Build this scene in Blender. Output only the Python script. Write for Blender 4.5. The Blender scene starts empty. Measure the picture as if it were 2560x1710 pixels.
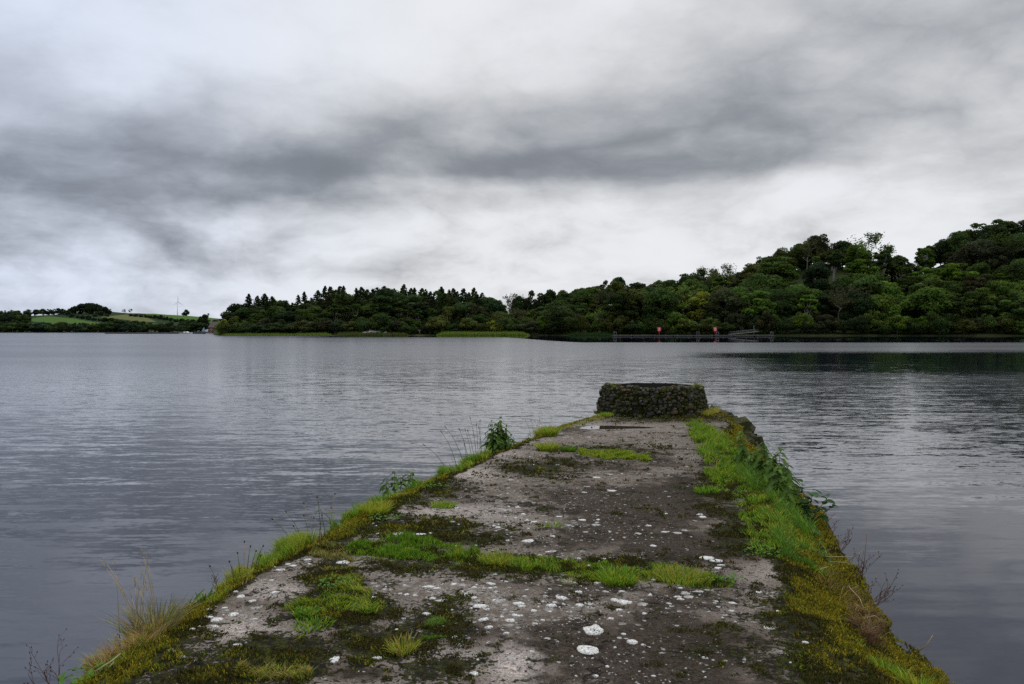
import bpy, math, random
import numpy as np
from mathutils import Vector, Matrix

sc = bpy.context.scene
COL = sc.collection
rad = math.radians

# ------------------------------------------------------------------ camera
EYE = 2.4          # eye above the water
DECK = 0.8         # top of the jetty above the water
F = 1991.0         # focal length in photo pixels (photo 2560 wide)
HZ = 823.0         # photo row of the horizon
cd = bpy.data.cameras.new('camera')
cam = bpy.data.objects.new('camera', cd)
COL.objects.link(cam)
cam.location = (0, 0, EYE)
cd.sensor_width = 36.0
cd.lens = 36.0 * F / 2560.0
cam.rotation_euler = (rad(90) - math.atan((855 - HZ) / F), 0, 0)
cd.clip_start = 0.05
cd.clip_end = 9000
sc.camera = cam

# ------------------------------------------------------------------ view
sc.view_settings.view_transform = 'Standard'
sc.view_settings.look = 'None'
sc.view_settings.exposure = 0.0
sc.view_settings.gamma = 1.0
sc.view_settings.use_curve_mapping = False
sc.cycles.max_bounces = 6
sc.cycles.diffuse_bounces = 3
sc.cycles.glossy_bounces = 3
sc.cycles.use_denoising = False

SUN_EL, SUN_AZ = 58.0, 20.0     # degrees; azimuth clockwise from the view direction


# ------------------------------------------------------------------ node helper
class NT:
    def __init__(self, tree):
        self.t = tree

    def n(self, kind, **kw):
        nd = self.t.nodes.new(kind)
        for k, v in kw.items():
            setattr(nd, k, v)
        return nd

    def put(self, sock, v):
        if hasattr(v, 'is_output'):
            self.t.links.new(v, sock)
        else:
            if sock.type == 'RGBA' and not isinstance(v, (int, float)) and len(v) == 3:
                v = (*v, 1.0)
            sock.default_value = v

    def m(self, op, a, b=None, c=None, clamp=False):
        nd = self.n('ShaderNodeMath', operation=op, use_clamp=clamp)
        self.put(nd.inputs[0], a)
        if b is not None:
            self.put(nd.inputs[1], b)
        if c is not None:
            self.put(nd.inputs[2], c)
        return nd.outputs[0]

    def vm(self, op, a, b=None, s=None):
        nd = self.n('ShaderNodeVectorMath', operation=op)
        self.put(nd.inputs[0], a)
        if b is not None:
            self.put(nd.inputs[1], b)
        if s is not None:
            self.put(nd.inputs['Scale'], s)
        return nd.outputs[0]

    def ss(self, v, lo, hi, a=0.0, b=1.0):
        nd = self.n('ShaderNodeMapRange', interpolation_type='SMOOTHSTEP')
        for i, x in enumerate((v, lo, hi, a, b)):
            self.put(nd.inputs[i], x)
        return nd.outputs[0]

    def lin(self, v, lo, hi, a=0.0, b=1.0):
        nd = self.n('ShaderNodeMapRange')
        for i, x in enumerate((v, lo, hi, a, b)):
            self.put(nd.inputs[i], x)
        return nd.outputs[0]

    def noise(self, vec, scale, detail=4, rough=0.55, col=False, dist=0.0):
        nd = self.n('ShaderNodeTexNoise')
        self.put(nd.inputs['Vector'], vec)
        self.put(nd.inputs['Scale'], scale)
        nd.inputs['Detail'].default_value = detail
        nd.inputs['Roughness'].default_value = rough
        nd.inputs['Distortion'].default_value = dist
        return nd.outputs['Color' if col else 'Fac']

    def vor(self, vec, scale, feature='F1'):
        nd = self.n('ShaderNodeTexVoronoi', feature=feature)
        self.put(nd.inputs['Vector'], vec)
        self.put(nd.inputs['Scale'], scale)
        return nd

    def mixc(self, f, a, b, mode='MIX'):
        nd = self.n('ShaderNodeMix', data_type='RGBA', blend_type=mode)
        self.put(nd.inputs[0], f)
        self.put(nd.inputs[6], a)
        self.put(nd.inputs[7], b)
        return nd.outputs[2]

    def xyz(self, v):
        nd = self.n('ShaderNodeSeparateXYZ')
        self.put(nd.inputs[0], v)
        return nd.outputs

    def comb(self, x, y, z):
        nd = self.n('ShaderNodeCombineXYZ')
        for i, v in enumerate((x, y, z)):
            self.put(nd.inputs[i], v)
        return nd.outputs[0]

    def attr(self, name, out='Fac'):
        nd = self.n('ShaderNodeAttribute', attribute_name=name)
        return nd.outputs[out]


# ------------------------------------------------------------------ sky: overcast over a daylight sky
world = bpy.data.worlds.new('World')
sc.world = world
world.use_nodes = True
wt = world.node_tree
wt.nodes.clear()
w = NT(wt)
tc = w.n('ShaderNodeTexCoord').outputs['Generated']
dx_, dy_, dz_ = w.xyz(tc)[:3]
az = w.m('ARCTAN2', dx_, dy_)
el = w.m('ARCSINE', dz_)
ce = w.m('COSINE', el)
# cloud coordinates: flattened layers, wider than high
cv = w.comb(w.m('MULTIPLY', dx_, 1.0), w.m('MULTIPLY', dy_, 1.0), w.m('MULTIPLY', dz_, 1.9))
warp = w.noise(cv, 3.2, 5, 0.55, col=True)
wx, wy, wz = w.xyz(w.vm('SUBTRACT', warp, (0.5, 0.5, 0.5)))[:3]
azw = w.m('MULTIPLY_ADD', wx, 0.20, az)
elw = w.m('MULTIPLY_ADD', wy, 0.055, el)


def D2A(x, y):      # position in the 2347-wide view of the photo to azimuth/elevation
    px, py = x * 1.0907, y * 1.0907
    u = (px - 1280) / F
    v = (HZ - py) / F
    return math.atan(u), math.atan(v / math.sqrt(1 + u * u))


def blob(x, y, rx, ry, amt, rot=0.0, hard=0.0, up=None):
    """soft cloud mass centred on a direction; hard sharpens its outline"""
    a0, e0 = D2A(x, y)
    sx, sy = rx * 1.0907 / F, ry * 1.0907 / F
    da = w.m('SUBTRACT', azw, a0)
    de = w.m('SUBTRACT', elw, e0)
    c, s = math.cos(rot), math.sin(rot)
    p = w.m('ADD', w.m('MULTIPLY', da, c / sx), w.m('MULTIPLY', de, s / sx))
    q = w.m('ADD', w.m('MULTIPLY', da, -s / sy), w.m('MULTIPLY', de, c / sy))
    if up is not None:      # flatter below, longer above
        q = w.m('MULTIPLY', q, w.lin(q, -0.2, 0.2, 1.0 / up, 1.0))
    r = w.m('SQRT', w.m('ADD', w.m('MULTIPLY', p, p), w.m('MULTIPLY', q, q)))
    return w.ss(r, 1.25 + 0.5 * (1 - hard), hard * 0.75, 0.0, amt)


fine = w.noise(w.vm('ADD', cv, w.vm('SCALE', warp, s=0.12)), 9.0, 8, 0.60)
mid = w.noise(w.vm('ADD', cv, w.vm('SCALE', warp, s=0.10)), 3.4, 7, 0.60)
big = w.noise(cv, 1.3, 3, 0.5)
L = w.m('ADD', 0.655, w.m('MULTIPLY', w.m('SUBTRACT', big, 0.5), 0.25))
L = w.m('ADD', L, w.m('MULTIPLY', w.m('SUBTRACT', mid, 0.5), 0.34))
L = w.m('ADD', L, w.m('MULTIPLY', w.m('SUBTRACT', fine, 0.5), 0.34))
# low ragged cumulus near the horizon, seen edge on
cl = w.comb(w.m('MULTIPLY', azw, 1.0), w.m('MULTIPLY', elw, 2.5), 0.3)
low = w.noise(cl, 11.0, 8, 0.58, dist=0.1)
L = w.m('ADD', L, w.m('MULTIPLY', w.m('MULTIPLY', w.m('SUBTRACT', low, 0.5), 1.05), w.ss(el, 0.26, 0.03)))
vb = w.n('ShaderNodeTexVoronoi', feature='F1')
w.put(vb.inputs['Vector'], w.vm('ADD', w.comb(azw, w.m('MULTIPLY', elw, 2.2), 0.7), w.vm('SCALE', w.vm('SUBTRACT', w.noise(cl, 14.0, 5, 0.6, col=True), (0.5, 0.5, 0.5)), s=0.10)))
vb.inputs['Scale'].default_value = 8.0
L = w.m('ADD', L, w.m('MULTIPLY', w.m('MULTIPLY', w.m('SUBTRACT', 0.40, vb.outputs['Distance']), 0.40), w.ss(el, 0.45, 0.12, 0.35, 1.0)))
for b in (
        (950, 60, 700, 200, 0.24, 0.0, 0.0),       # bright break overhead
        (150, 60, 500, 170, 0.12, 0.0, 0.0),
        (1350, 560, 900, 110, 0.25, 0.0, 0.25),      # bright band above the hills
        (1150, 500, 420, 36, 0.06, 0.0, 0.2),
        (2150, 400, 260, 120, 0.13, 0.1, 0.1),
        (450, 670, 600, 50, 0.08, 0.0, 0.0),
        (1180, 385, 760, 190, -0.30, -0.01, 0.55, 0.25),   # long dark cloud base
        (1300, 392, 440, 34, -0.07, -0.02, 0.4),
        (620, 440, 560, 120, -0.10, 0.02, 0.40, 0.35),
        (100, 520, 640, 190, -0.25, 0.0, 0.45, 0.3),    # slate bank on the left
        (1640, 270, 260, 120, -0.08, 0.4, 0.25),
        (2050, 110, 520, 200, -0.22, 0.0, 0.1),
        (1950, 515, 170, 45, -0.12, 0.0, 0.3),
        (300, 615, 420, 20, -0.10, 0.03, 0.2),
        (1180, 470, 420, 20, -0.10, 0.06, 0.2),
):
    L = w.m('ADD', L, blob(*b))
_d = w.m('SUBTRACT', L, 0.20)      # soft floor: the thickest cloud still glows
L = w.m('ADD', w.m('MULTIPLY', w.m('ADD', _d, w.m('SQRT', w.m('ADD', w.m('MULTIPLY', _d, _d), 0.020))), 0.5), 0.175)
_d = w.m('SUBTRACT', 0.85, L)      # soft ceiling
L = w.m('SUBTRACT', 0.88, w.m('MULTIPLY', w.m('ADD', _d, w.m('SQRT', w.m('ADD', w.m('MULTIPLY', _d, _d), 0.012))), 0.5))
# an overcast vault is brightest towards the zenith
L = w.m('MULTIPLY', L, w.ss(el, 0.46, 1.3, 1.0, 2.5))
# thick cloud is bluer than thin bright cloud
tint = w.mixc(w.ss(L, 0.2, 0.62), (0.90, 0.975, 1.08), (0.975, 0.995, 1.03))
blueleft = w.m('MULTIPLY', w.ss(az, -0.05, -0.6), w.ss(el, 1.2, 0.5))
tint = w.mixc(w.m('MULTIPLY', blueleft, 0.7), tint, (0.83, 0.94, 1.17))
ccol = w.vm('SCALE', tint, s=L)
bg_c = w.n('ShaderNodeBackground')
w.put(bg_c.inputs[0], ccol)
bg_c.inputs[1].default_value = 1.0
sky = w.n('ShaderNodeTexSky', sky_type='NISHITA', sun_disc=False)
sky.sun_elevation = rad(SUN_EL)
sky.sun_rotation = rad(SUN_AZ)
bg_s = w.n('ShaderNodeBackground')
w.put(bg_s.inputs[0], sky.outputs[0])
bg_s.inputs[1].default_value = 0.06
mx = w.n('ShaderNodeMixShader')
mx.inputs[0].default_value = 0.96
wt.links.new(bg_s.outputs[0], mx.inputs[1])
wt.links.new(bg_c.outputs[0], mx.inputs[2])
wo = w.n('ShaderNodeOutputWorld')
wt.links.new(mx.outputs[0], wo.inputs[0])

sd = bpy.data.lights.new('sun', 'SUN')
sd.energy = 1.4
sd.angle = rad(30)
sd.color = (1.0, 0.97, 0.93)
sun = bpy.data.objects.new('sun', sd)
COL.objects.link(sun)
_e, _a = rad(SUN_EL), rad(SUN_AZ)
sdir = Vector((math.sin(_a) * math.cos(_e), math.cos(_a) * math.cos(_e), math.sin(_e)))
sun.rotation_euler = sdir.to_track_quat('Z', 'Y').to_euler()


# ------------------------------------------------------------------ object helpers
def tag(o, label=None, cat=None, group=None, kind=None):
    if label:
        o['label'] = label
    if cat:
        o['category'] = cat
    if group:
        o['group'] = group
    if kind:
        o['kind'] = kind
    return o


def empty(name, loc=(0, 0, 0), rz=0.0, sc_=1.0):
    o = bpy.data.objects.new(name, None)
    o.location = loc
    o.rotation_euler = (0, 0, rz)
    o.scale = (sc_,) * 3 if isinstance(sc_, (int, float)) else sc_
    o.empty_display_size = 0.1
    COL.objects.link(o)
    return o


def link(name, me, parent=None, loc=None, rot=None, scale=None):
    o = bpy.data.objects.new(name, me)
    COL.objects.link(o)
    if parent is not None:
        o.parent = parent
    if loc is not None:
        o.location = loc
    if rot is not None:
        o.rotation_euler = rot
    if scale is not None:
        o.scale = scale
    return o


def tmesh(name, V, T, mat, attrs=None, smooth=False):
    """triangle mesh from arrays; attrs: name -> (N,) or (N,3) per-vertex values"""
    V = np.asarray(V, dtype=np.float32).reshape(-1, 3)
    T = np.asarray(T, dtype=np.int32).reshape(-1, 3)
    me = bpy.data.meshes.new(name)
    me.vertices.add(len(V))
    me.vertices.foreach_set('co', V.ravel())
    me.loops.add(len(T) * 3)
    me.loops.foreach_set('vertex_index', T.ravel())
    me.polygons.add(len(T))
    me.polygons.foreach_set('loop_start', np.arange(0, len(T) * 3, 3, dtype=np.int32))
    me.polygons.foreach_set('loop_total', np.full(len(T), 3, dtype=np.int32))
    me.polygons.foreach_set('use_smooth', np.full(len(T), smooth, dtype=bool))
    if attrs:
        for k, a in attrs.items():
            a = np.asarray(a, dtype=np.float32)
            if a.ndim == 1:
                at = me.attributes.new(k, 'FLOAT', 'POINT')
                at.data.foreach_set('value', a)
            else:
                at = me.attributes.new(k, 'FLOAT_VECTOR', 'POINT')
                at.data.foreach_set('vector', a.ravel())
    me.update(calc_edges=True)
    me.validate()
    me.materials.append(mat)
    return me


class MB:
    """collects boxes, tubes and loose triangles into one mesh"""
    def __init__(self):
        self.V, self.T, self.n = [], [], 0

    def add(self, V, T):
        V = np.asarray(V, float).reshape(-1, 3)
        T = np.asarray(T, int).reshape(-1, 3)
        self.V.append(V)
        self.T.append(T + self.n)
        self.n += len(V)
        return self

    def box(self, c, s, rz=0.0):
        x, y, z = s[0] / 2, s[1] / 2, s[2] / 2
        P = np.array([[i, j, k] for k in (-z, z) for j in (-y, y) for i in (-x, x)])
        cr, sr = math.cos(rz), math.sin(rz)
        P = P @ np.array([[cr, sr, 0], [-sr, cr, 0], [0, 0, 1]]) + np.array(c)
        q = [(0, 2, 3, 1), (4, 5, 7, 6), (0, 1, 5, 4), (2, 6, 7, 3), (0, 4, 6, 2), (1, 3, 7, 5)]
        T = []
        for a, b, c_, d in q:
            T += [(a, b, c_), (a, c_, d)]
        return self.add(P, T)

    def tube(self, pts, r, seg=6, cap=True):
        pts = np.asarray(pts, float)
        n = len(pts)
        r = np.broadcast_to(np.asarray(r, float), (n,))
        d = np.gradient(pts, axis=0)
        d /= np.linalg.norm(d, axis=1)[:, None] + 1e-9
        up = np.array([0.31, 0.95, 0.05]) if abs(d[0, 1]) < 0.8 else np.array([1.0, 0, 0.05])
        V = []
        for i in range(n):
            a = np.cross(d[i], up)
            a /= np.linalg.norm(a) + 1e-9
            b = np.cross(d[i], a)
            th = np.arange(seg) * 2 * math.pi / seg
            V.append(pts[i] + r[i] * (np.cos(th)[:, None] * a + np.sin(th)[:, None] * b))
        T = []
        for i in range(n - 1):
            for j in range(seg):
                k = (j + 1) % seg
                a, b, c, e = i * seg + j, i * seg + k, (i + 1) * seg + j, (i + 1) * seg + k
                T += [(a, b, e), (a, e, c)]
        if cap:
            for j in range(1, seg - 1):
                T.append((0, j + 1, j))
                o = (n - 1) * seg
                T.append((o, o + j, o + j + 1))
        return self.add(np.vstack(V), T)

    def mesh(self, name, mat, smooth=False, attrs=None):
        return tmesh(name, np.vstack(self.V), np.vstack(self.T), mat, attrs, smooth)


# value noise in numpy
def _hash(i, j, s):
    h = (i * 374761393 + j * 668265263 + s * 974634777) & 0xffffffff
    h = ((h ^ (h >> 13)) * 1274126177) & 0xffffffff
    h = h ^ (h >> 16)
    return (h & 0xffffff) / float(0xffffff)


def vnoise(x, y, s=0):
    x = np.asarray(x, float)
    y = np.asarray(y, float)
    i = np.floor(x).astype(np.int64)
    j = np.floor(y).astype(np.int64)
    fx, fy = x - i, y - j
    fx = fx * fx * (3 - 2 * fx)
    fy = fy * fy * (3 - 2 * fy)
    a, b = _hash(i, j, s), _hash(i + 1, j, s)
    c, d = _hash(i, j + 1, s), _hash(i + 1, j + 1, s)
    return (a * (1 - fx) + b * fx) * (1 - fy) + (c * (1 - fx) + d * fx) * fy


def fbm(x, y, s=0, o=4):
    t, a, n = 0, 0.5, 0
    for k in range(o):
        t = t + a * vnoise(x * 2 ** k, y * 2 ** k, s + k * 7)
        n += a
        a *= 0.5
    return t / n


def sstep(x, a, b):
    t = np.clip((x - a) / (b - a), 0, 1)
    return t * t * (3 - 2 * t)


def W(x, y, z=DECK):
    """point at height z seen at (x, y) of the 2347-wide view"""
    px, py = x * 1.0907, y * 1.0907
    Y = (EYE - z) * F / (py - HZ)
    return (px - 1280) / F * Y, Y


def toD(X, Y, z=DECK):
    return ((X / Y * F + 1280) / 1.0907, (HZ + (EYE - z) / Y * F) / 1.0907)


# ------------------------------------------------------------------ materials
def mat(name, col, rough=0.7, var=0.25, scale=4.0, metal=0.0, bump=0.0, spec=0.5):
    m = bpy.data.materials.new(name)
    m.use_nodes = True
    t = NT(m.node_tree)
    b = m.node_tree.nodes['Principled BSDF']
    o = t.n('ShaderNodeTexCoord').outputs['Object']
    f = t.noise(o, scale, 4)
    c = t.mixc(f, tuple(x * (1 - var) for x in col), tuple(min(1, x * (1 + var)) for x in col))
    t.put(b.inputs['Base Color'], c)
    b.inputs['Roughness'].default_value = rough
    b.inputs['Metallic'].default_value = metal
    b.inputs['Specular IOR Level'].default_value = spec
    if bump:
        bp = t.n('ShaderNodeBump')
        bp.inputs['Strength'].default_value = bump
        bp.inputs['Distance'].default_value = 0.02
        t.put(bp.inputs['Height'], t.noise(o, scale * 6, 5))
        t.put(b.inputs['Normal'], bp.outputs[0])
    return m


def leaf_mat(name, tcol=0.35, objcol=False, rough=0.6, spec=0.25):
    """foliage: colour from the vertices, with light passing through"""
    m = bpy.data.materials.new(name)
    m.use_nodes = True
    t = NT(m.node_tree)
    b = m.node_tree.nodes['Principled BSDF']
    c = t.attr('col', 'Vector')
    if objcol:
        c = t.vm('MULTIPLY', c, t.n('ShaderNodeObjectInfo').outputs['Color'])
    t.put(b.inputs['Base Color'], c)
    b.inputs['Roughness'].default_value = rough
    b.inputs['Specular IOR Level'].default_value = spec
    tr = t.n('ShaderNodeBsdfTranslucent')
    t.put(tr.inputs['Color'], c)
    ms = t.n('ShaderNodeMixShader')
    ms.inputs[0].default_value = tcol
    out = m.node_tree.nodes['Material Output']
    m.node_tree.links.new(b.outputs[0], ms.inputs[1])
    m.node_tree.links.new(tr.outputs[0], ms.inputs[2])
    m.node_tree.links.new(ms.outputs[0], out.inputs[0])
    return m


M_GRASS = leaf_mat('grass_blades', 0.45)
M_MOSS = leaf_mat('moss_tufts', 0.3, rough=0.9, spec=0.1)
M_CROWN = leaf_mat('tree_leaves', 0.4, objcol=True, rough=0.75, spec=0.12)
M_LEAF = leaf_mat('plant_leaves', 0.35, rough=0.7, spec=0.15)
M_BARK = mat('bark', (0.10, 0.085, 0.07), 0.9, 0.4, 3.0)
M_PALEBARK = mat('pale_bark', (0.26, 0.24, 0.21), 0.9, 0.3, 3.0)


# ------------------------------------------------------------------ water
def water_material():
    m = bpy.data.materials.new('lake_water')
    m.use_nodes = True
    t = NT(m.node_tree)
    b = m.node_tree.nodes['Principled BSDF']
    P = t.n('ShaderNodeNewGeometry').outputs['Position']
    X, Y, _ = t.xyz(P)[:3]

    def layer(sx, sy, rot, scale, detail, rough=0.5):
        mp = t.n('ShaderNodeMapping')
        mp.inputs['Rotation'].default_value = (0, 0, rot)
        mp.inputs['Scale'].default_value = (sx, sy, 1)
        t.put(mp.inputs['Vector'], P)
        c = t.noise(mp.outputs[0], scale, detail, rough, col=True)
        return t.vm('SUBTRACT', c, (0.5, 0.5, 0.5))
    # wavelets: crests lie across the view on the left, slanting on the right of the jetty
    ripL = layer(0.35, 1.5, 0.06, 6.5, 3.0, 0.6)
    ripR = layer(0.35, 1.6, 0.45, 7.5, 3.0, 0.6)
    chop = layer(0.7, 1.3, -0.2, 18.0, 2.0)
    swell = layer(0.22, 1.5, 0.12, 2.2, 2.0)
    side = t.ss(t.m('SUBTRACT', X, t.m('MULTIPLY', Y, 0.12)), 0.5, 3.0)
    mixv = t.n('ShaderNodeMix', data_type='VECTOR')
    t.put(mixv.inputs[0], side)
    t.put(mixv.inputs[4], ripL)
    t.put(mixv.inputs[5], ripR)
    rip = mixv.outputs[1]
    # wind patches
    wp = t.noise(t.vm('MULTIPLY', P, (0.010, 0.035, 0.0)), 1.0, 4, 0.6)
    wn = t.noise(t.vm('MULTIPLY', P, (0.05, 0.12, 0.0)), 1.0, 3, 0.5)
    wind = t.lin(wp, 0.3, 0.7, 0.75, 1.2)
    # distance from the jetty: sheltered water close by, smooth on its right
    dist = t.m('SQRT', t.m('ADD', t.m('MULTIPLY', X, X), t.m('MULTIPLY', Y, Y)))
    open_ = t.ss(dist, 3.0, 18.0, 0.42, 1.0)
    # lee on the right: boundary runs away from the jetty
    rb = t.m('ADD', t.m('MULTIPLY_ADD', X, -0.10, 11.0), t.m('MULTIPLY', t.m('SUBTRACT', wn, 0.5), 5.0))
    lee = t.m('MULTIPLY', side, t.ss(t.m('SUBTRACT', Y, rb), 6.0, -4.0))
    amp = t.m('MULTIPLY', open_, t.m('SUBTRACT', 1.0, t.m('MULTIPLY', lee, 0.80)))
    # calm water under the far shore
    nj = t.m('MULTIPLY', t.m('SUBTRACT', wn, 0.5), 22.0)
    nj2 = t.m('MULTIPLY', t.m('SUBTRACT', wp, 0.5), 30.0)
    cb = t.ss(X, -5.0, 14.0, 238.0, 143.0)
    calm = t.ss(t.m('SUBTRACT', t.m('ADD', Y, t.m('MULTIPLY', nj, 0.35)), cb), -2.0, 4.0)
    calm = t.m('MULTIPLY', calm, t.ss(X, -75.0, -35.0))
    calm = t.m('MULTIPLY', calm, t.ss(Y, 345, 320))
    amp = t.m('MULTIPLY', amp, t.m('SUBTRACT', 1.0, t.m('MULTIPLY', calm, 0.975)))
    # dark cat's-paw on the right
    y0 = t.m('ADD', Y, t.m('MULTIPLY', t.m('ADD', nj, nj2), 0.6))
    paw = t.m('MULTIPLY', t.ss(y0, 38.0, 54.0), t.ss(y0, 92.0, 72.0))
    paw = t.m('MULTIPLY', paw, t.ss(t.m('ADD', X, nj), 12.0, 26.0))
    amp = t.m('MULTIPLY', amp, t.m('SUBTRACT', 1.0, t.m('MULTIPLY', paw, 0.5)))
    amp = t.m('MULTIPLY', amp, wind)
    far = t.ss(dist, 12.0, 120.0)
    tex = t.m('MULTIPLY', amp, t.lin(far, 0, 1, 0.70, 0.17))
    s = t.vm('ADD', t.vm('MULTIPLY', rip, (0.12, 0.34, 0)), t.vm('MULTIPLY', chop, (0.06, 0.15, 0)))
    s = t.vm('SCALE', s, s=tex)
    s2 = t.vm('SCALE', t.vm('MULTIPLY', swell, (0.02, 0.13, 0)),
              s=t.m('MULTIPLY', t.m('SUBTRACT', 1.0, calm), t.m('SUBTRACT', 1.0, t.m('MULTIPLY', lee, 0.5))))
    s = t.vm('ADD', s, s2)
    nrm = t.vm('NORMALIZE', t.vm('ADD', s, (0, 0, 1)))
    rr_ = t.m('MULTIPLY', t.m('MULTIPLY', t.m('ADD', t.ss(dist, 5.0, 25.0, 0.05, 0.11), t.ss(dist, 24.0, 90.0, 0.0, 0.13)), t.lin(amp, 0, 1, 0.25, 1.0)), t.m('SUBTRACT', 1.0, t.m('MAXIMUM', t.m('MULTIPLY', calm, 0.95), t.m('MULTIPLY', paw, 0.93))))
    t.put(b.inputs['Roughness'], t.m('MAXIMUM', rr_, 0.015))
    t.put(b.inputs['Normal'], nrm)
    t.put(b.inputs['Base Color'], (0.004, 0.007, 0.019))
    b.inputs['IOR'].default_value = 1.42
    return m


mb = MB()
S_ = 4000.0
mb.add([(-S_, -S_, 0), (S_, -S_, 0), (S_, S_, 0), (-S_, S_, 0)], [(0, 1, 2), (0, 2, 3)])
tag(link('lake_water', mb.mesh('lake_water', water_material())), 'grey rippled lake around the jetty, calm and dark under the far trees', 'lake', kind='structure')
mb = MB()
mb.add([(-S_, -S_, -3), (S_, -S_, -3), (S_, S_, -3), (-S_, S_, -3)], [(0, 1, 2), (0, 2, 3)])
tag(link('lake_bed', mb.mesh('lake_bed', mat('silt', (0.05, 0.045, 0.035), 0.9))), 'dark silt bed of the lake under the water', 'lake bed', kind='structure')

# ------------------------------------------------------------------ terrain on the far side
def px2u(dx):
    return (dx * 1.0907 - 1280) / F


SH_X = np.array([492, 520, 640, 820, 1050, 1250, 1400, 1600, 1800, 2100, 2346, 2800, 3300])
SH_Y = np.array([322, 312, 308, 305, 306, 312, 305, 300, 296, 290, 286, 282, 284])
SKY_X = np.array([492, 520, 545, 570, 610, 660, 700, 730, 790, 830, 880, 940, 1000, 1040, 1100, 1120, 1150, 1200, 1220, 1260, 1300, 1340, 1400,
                  1420, 1460, 1510, 1560, 1590, 1650, 1690, 1735, 1750, 1800, 1860, 1880, 1920, 1960, 1990, 2030, 2050, 2110, 2140, 2180, 2230, 2300, 2346, 2800, 3300])
SKY_Y = np.array([745, 725, 690, 674, 676, 670, 688, 672, 657, 662, 661, 658, 658, 662, 668, 674, 682, 680, 664, 661, 661, 653, 642,
                  640, 645, 641, 634, 622, 619, 622, 606, 584, 566, 545, 539, 548, 554, 560, 566, 582, 570, 552, 536, 515, 505, 505, 500, 520])


def shoreY(dx):
    return np.interp(dx, SH_X, SH_Y)


def skyZ(dx, Y):       # height of the skyline over the water at depth Y
    return EYE + (HZ - np.interp(dx, SKY_X, SKY_Y) * 1.0907) / F * Y


DD = 95.0              # the slope's depth behind the shore


def groundZ(dx, d):
    Ymax = shoreY(dx) + DD
    top = skyZ(dx, Ymax) - 13.0
    flat = 2.6
    hill = sstep(np.asarray(dx, float), 1120, 1420)
    H = flat * (1 - hill) + np.maximum(top, flat) * hill
    t = np.clip(d / DD, 0, 1.0)
    prof = 0.35 * t + 0.65 * sstep(t, 0.05, 1.0)
    z = 0.35 + (H - 0.35) * prof
    z = np.where(d < 0, d * 0.35 + 0.35, z)
    return z


def terrain_mesh(name, xs, ds, zf, yf, matl, seed, bumpy=0.6):
    NX, ND = len(xs), len(ds)
    GX, GD = np.meshgrid(xs, ds, indexing='ij')
    Y = yf(GX) + GD
    X = px2u(GX) * Y
    Z = zf(GX, GD) + (fbm(X * 0.08, Y * 0.08, seed) - 0.5) * bumpy * np.clip(GD, 0, 20) / 10
    V = np.stack([X, Y, Z], -1).reshape(-1, 3)
    i, j = np.meshgrid(np.arange(NX - 1), np.arange(ND - 1), indexing='ij')
    a = (i * ND + j).ravel()
    b, c, d = a + ND, a + ND + 1, a + 1
    T = np.vstack([np.stack([a, b, c], 1), np.stack([a, c, d], 1)])
    return tmesh(name, V, T, matl, smooth=True)


def ground_material(name, c1, c2, c3, scale=0.15):
    m = bpy.data.materials.new(name)
    m.use_nodes = True
    t = NT(m.node_tree)
    b = m.node_tree.nodes['Principled BSDF']
    P = t.n('ShaderNodeNewGeometry').outputs['Position']
    c = t.mixc(t.ss(t.noise(P, scale, 5), 0.35, 0.65), c1, c2)
    c = t.mixc(t.ss(t.noise(P, scale * 5, 4), 0.5, 0.75), c, c3)
    t.put(b.inputs['Base Color'], c)
    b.inputs['Roughness'].default_value = 0.95
    b.inputs['Specular IOR Level'].default_value = 0.1
    bp = t.n('ShaderNodeBump')
    bp.inputs['Distance'].default_value = 0.5
    t.put(bp.inputs['Height'], t.noise(P, 1.2, 4))
    t.put(b.inputs['Normal'], bp.outputs[0])
    return m


M_FLOOR = ground_material('woodland_floor', (0.018, 0.026, 0.008), (0.028, 0.040, 0.010), (0.04, 0.035, 0.015))
xs = np.arange(490, 3301, 10.0)
ds = np.concatenate([[-6, -2], np.arange(0, 30, 3.0), np.arange(30, 150, 8.0), [180, 260, 420]])
tag(link('wooded_hillside', terrain_mesh('wooded_hillside', xs, ds, groundZ, shoreY, M_FLOOR, 3)),
    'dark wooded hillside rising from the far shore on the right', 'hillside', kind='structure')

# the distant farmland on the left
FX = np.array([-700, -300, 0, 60, 120, 180, 230, 270, 300, 350, 400, 440, 500, 560, 700, 900])
FYs = np.array([730, 722, 722, 724, 722, 716, 712, 716, 718, 719, 722, 725, 730, 735, 740, 742])


def farZ(dx, d):
    Y0 = 576.0
    Yt = Y0 + 300
    top = EYE + (HZ - np.interp(dx, FX, FYs) * 1.0907) / F * Yt
    t = np.clip(d / 300.0, 0, 1)
    z = 0.4 + (top - 0.4) * (0.25 * t + 0.75 * sstep(t, 0.0, 1.0))
    z = z - np.clip(d - 300, 0, 900) * 0.03
    return np.where(d < 0, 0.4 + d * 0.3, z)


def farY(dx):
    return 576.0 + 0 * np.asarray(dx, float)


def farmland_material():
    m = bpy.data.materials.new('farmland')
    m.use_nodes = True
    t = NT(m.node_tree)
    b = m.node_tree.nodes['Principled BSDF']
    P = t.n('ShaderNodeNewGeometry').outputs['Position']
    n = t.noise(P, 0.25, 5)
    g = t.mixc(n, (0.042, 0.085, 0.016), (0.058, 0.11, 0.022))
    y = t.mixc(n, (0.075, 0.09, 0.03), (0.105, 0.11, 0.04))
    k = t.mixc(n, (0.012, 0.024, 0.010), (0.022, 0.036, 0.014))
    c = t.mixc(t.attr('green'), k, g)
    c = t.mixc(t.attr('straw'), c, y)
    t.put(b.inputs['Base Color'], c)
    b.inputs['Roughness'].default_value = 1.0
    b.inputs['Specular IOR Level'].default_value = 0.05
    return m


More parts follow.
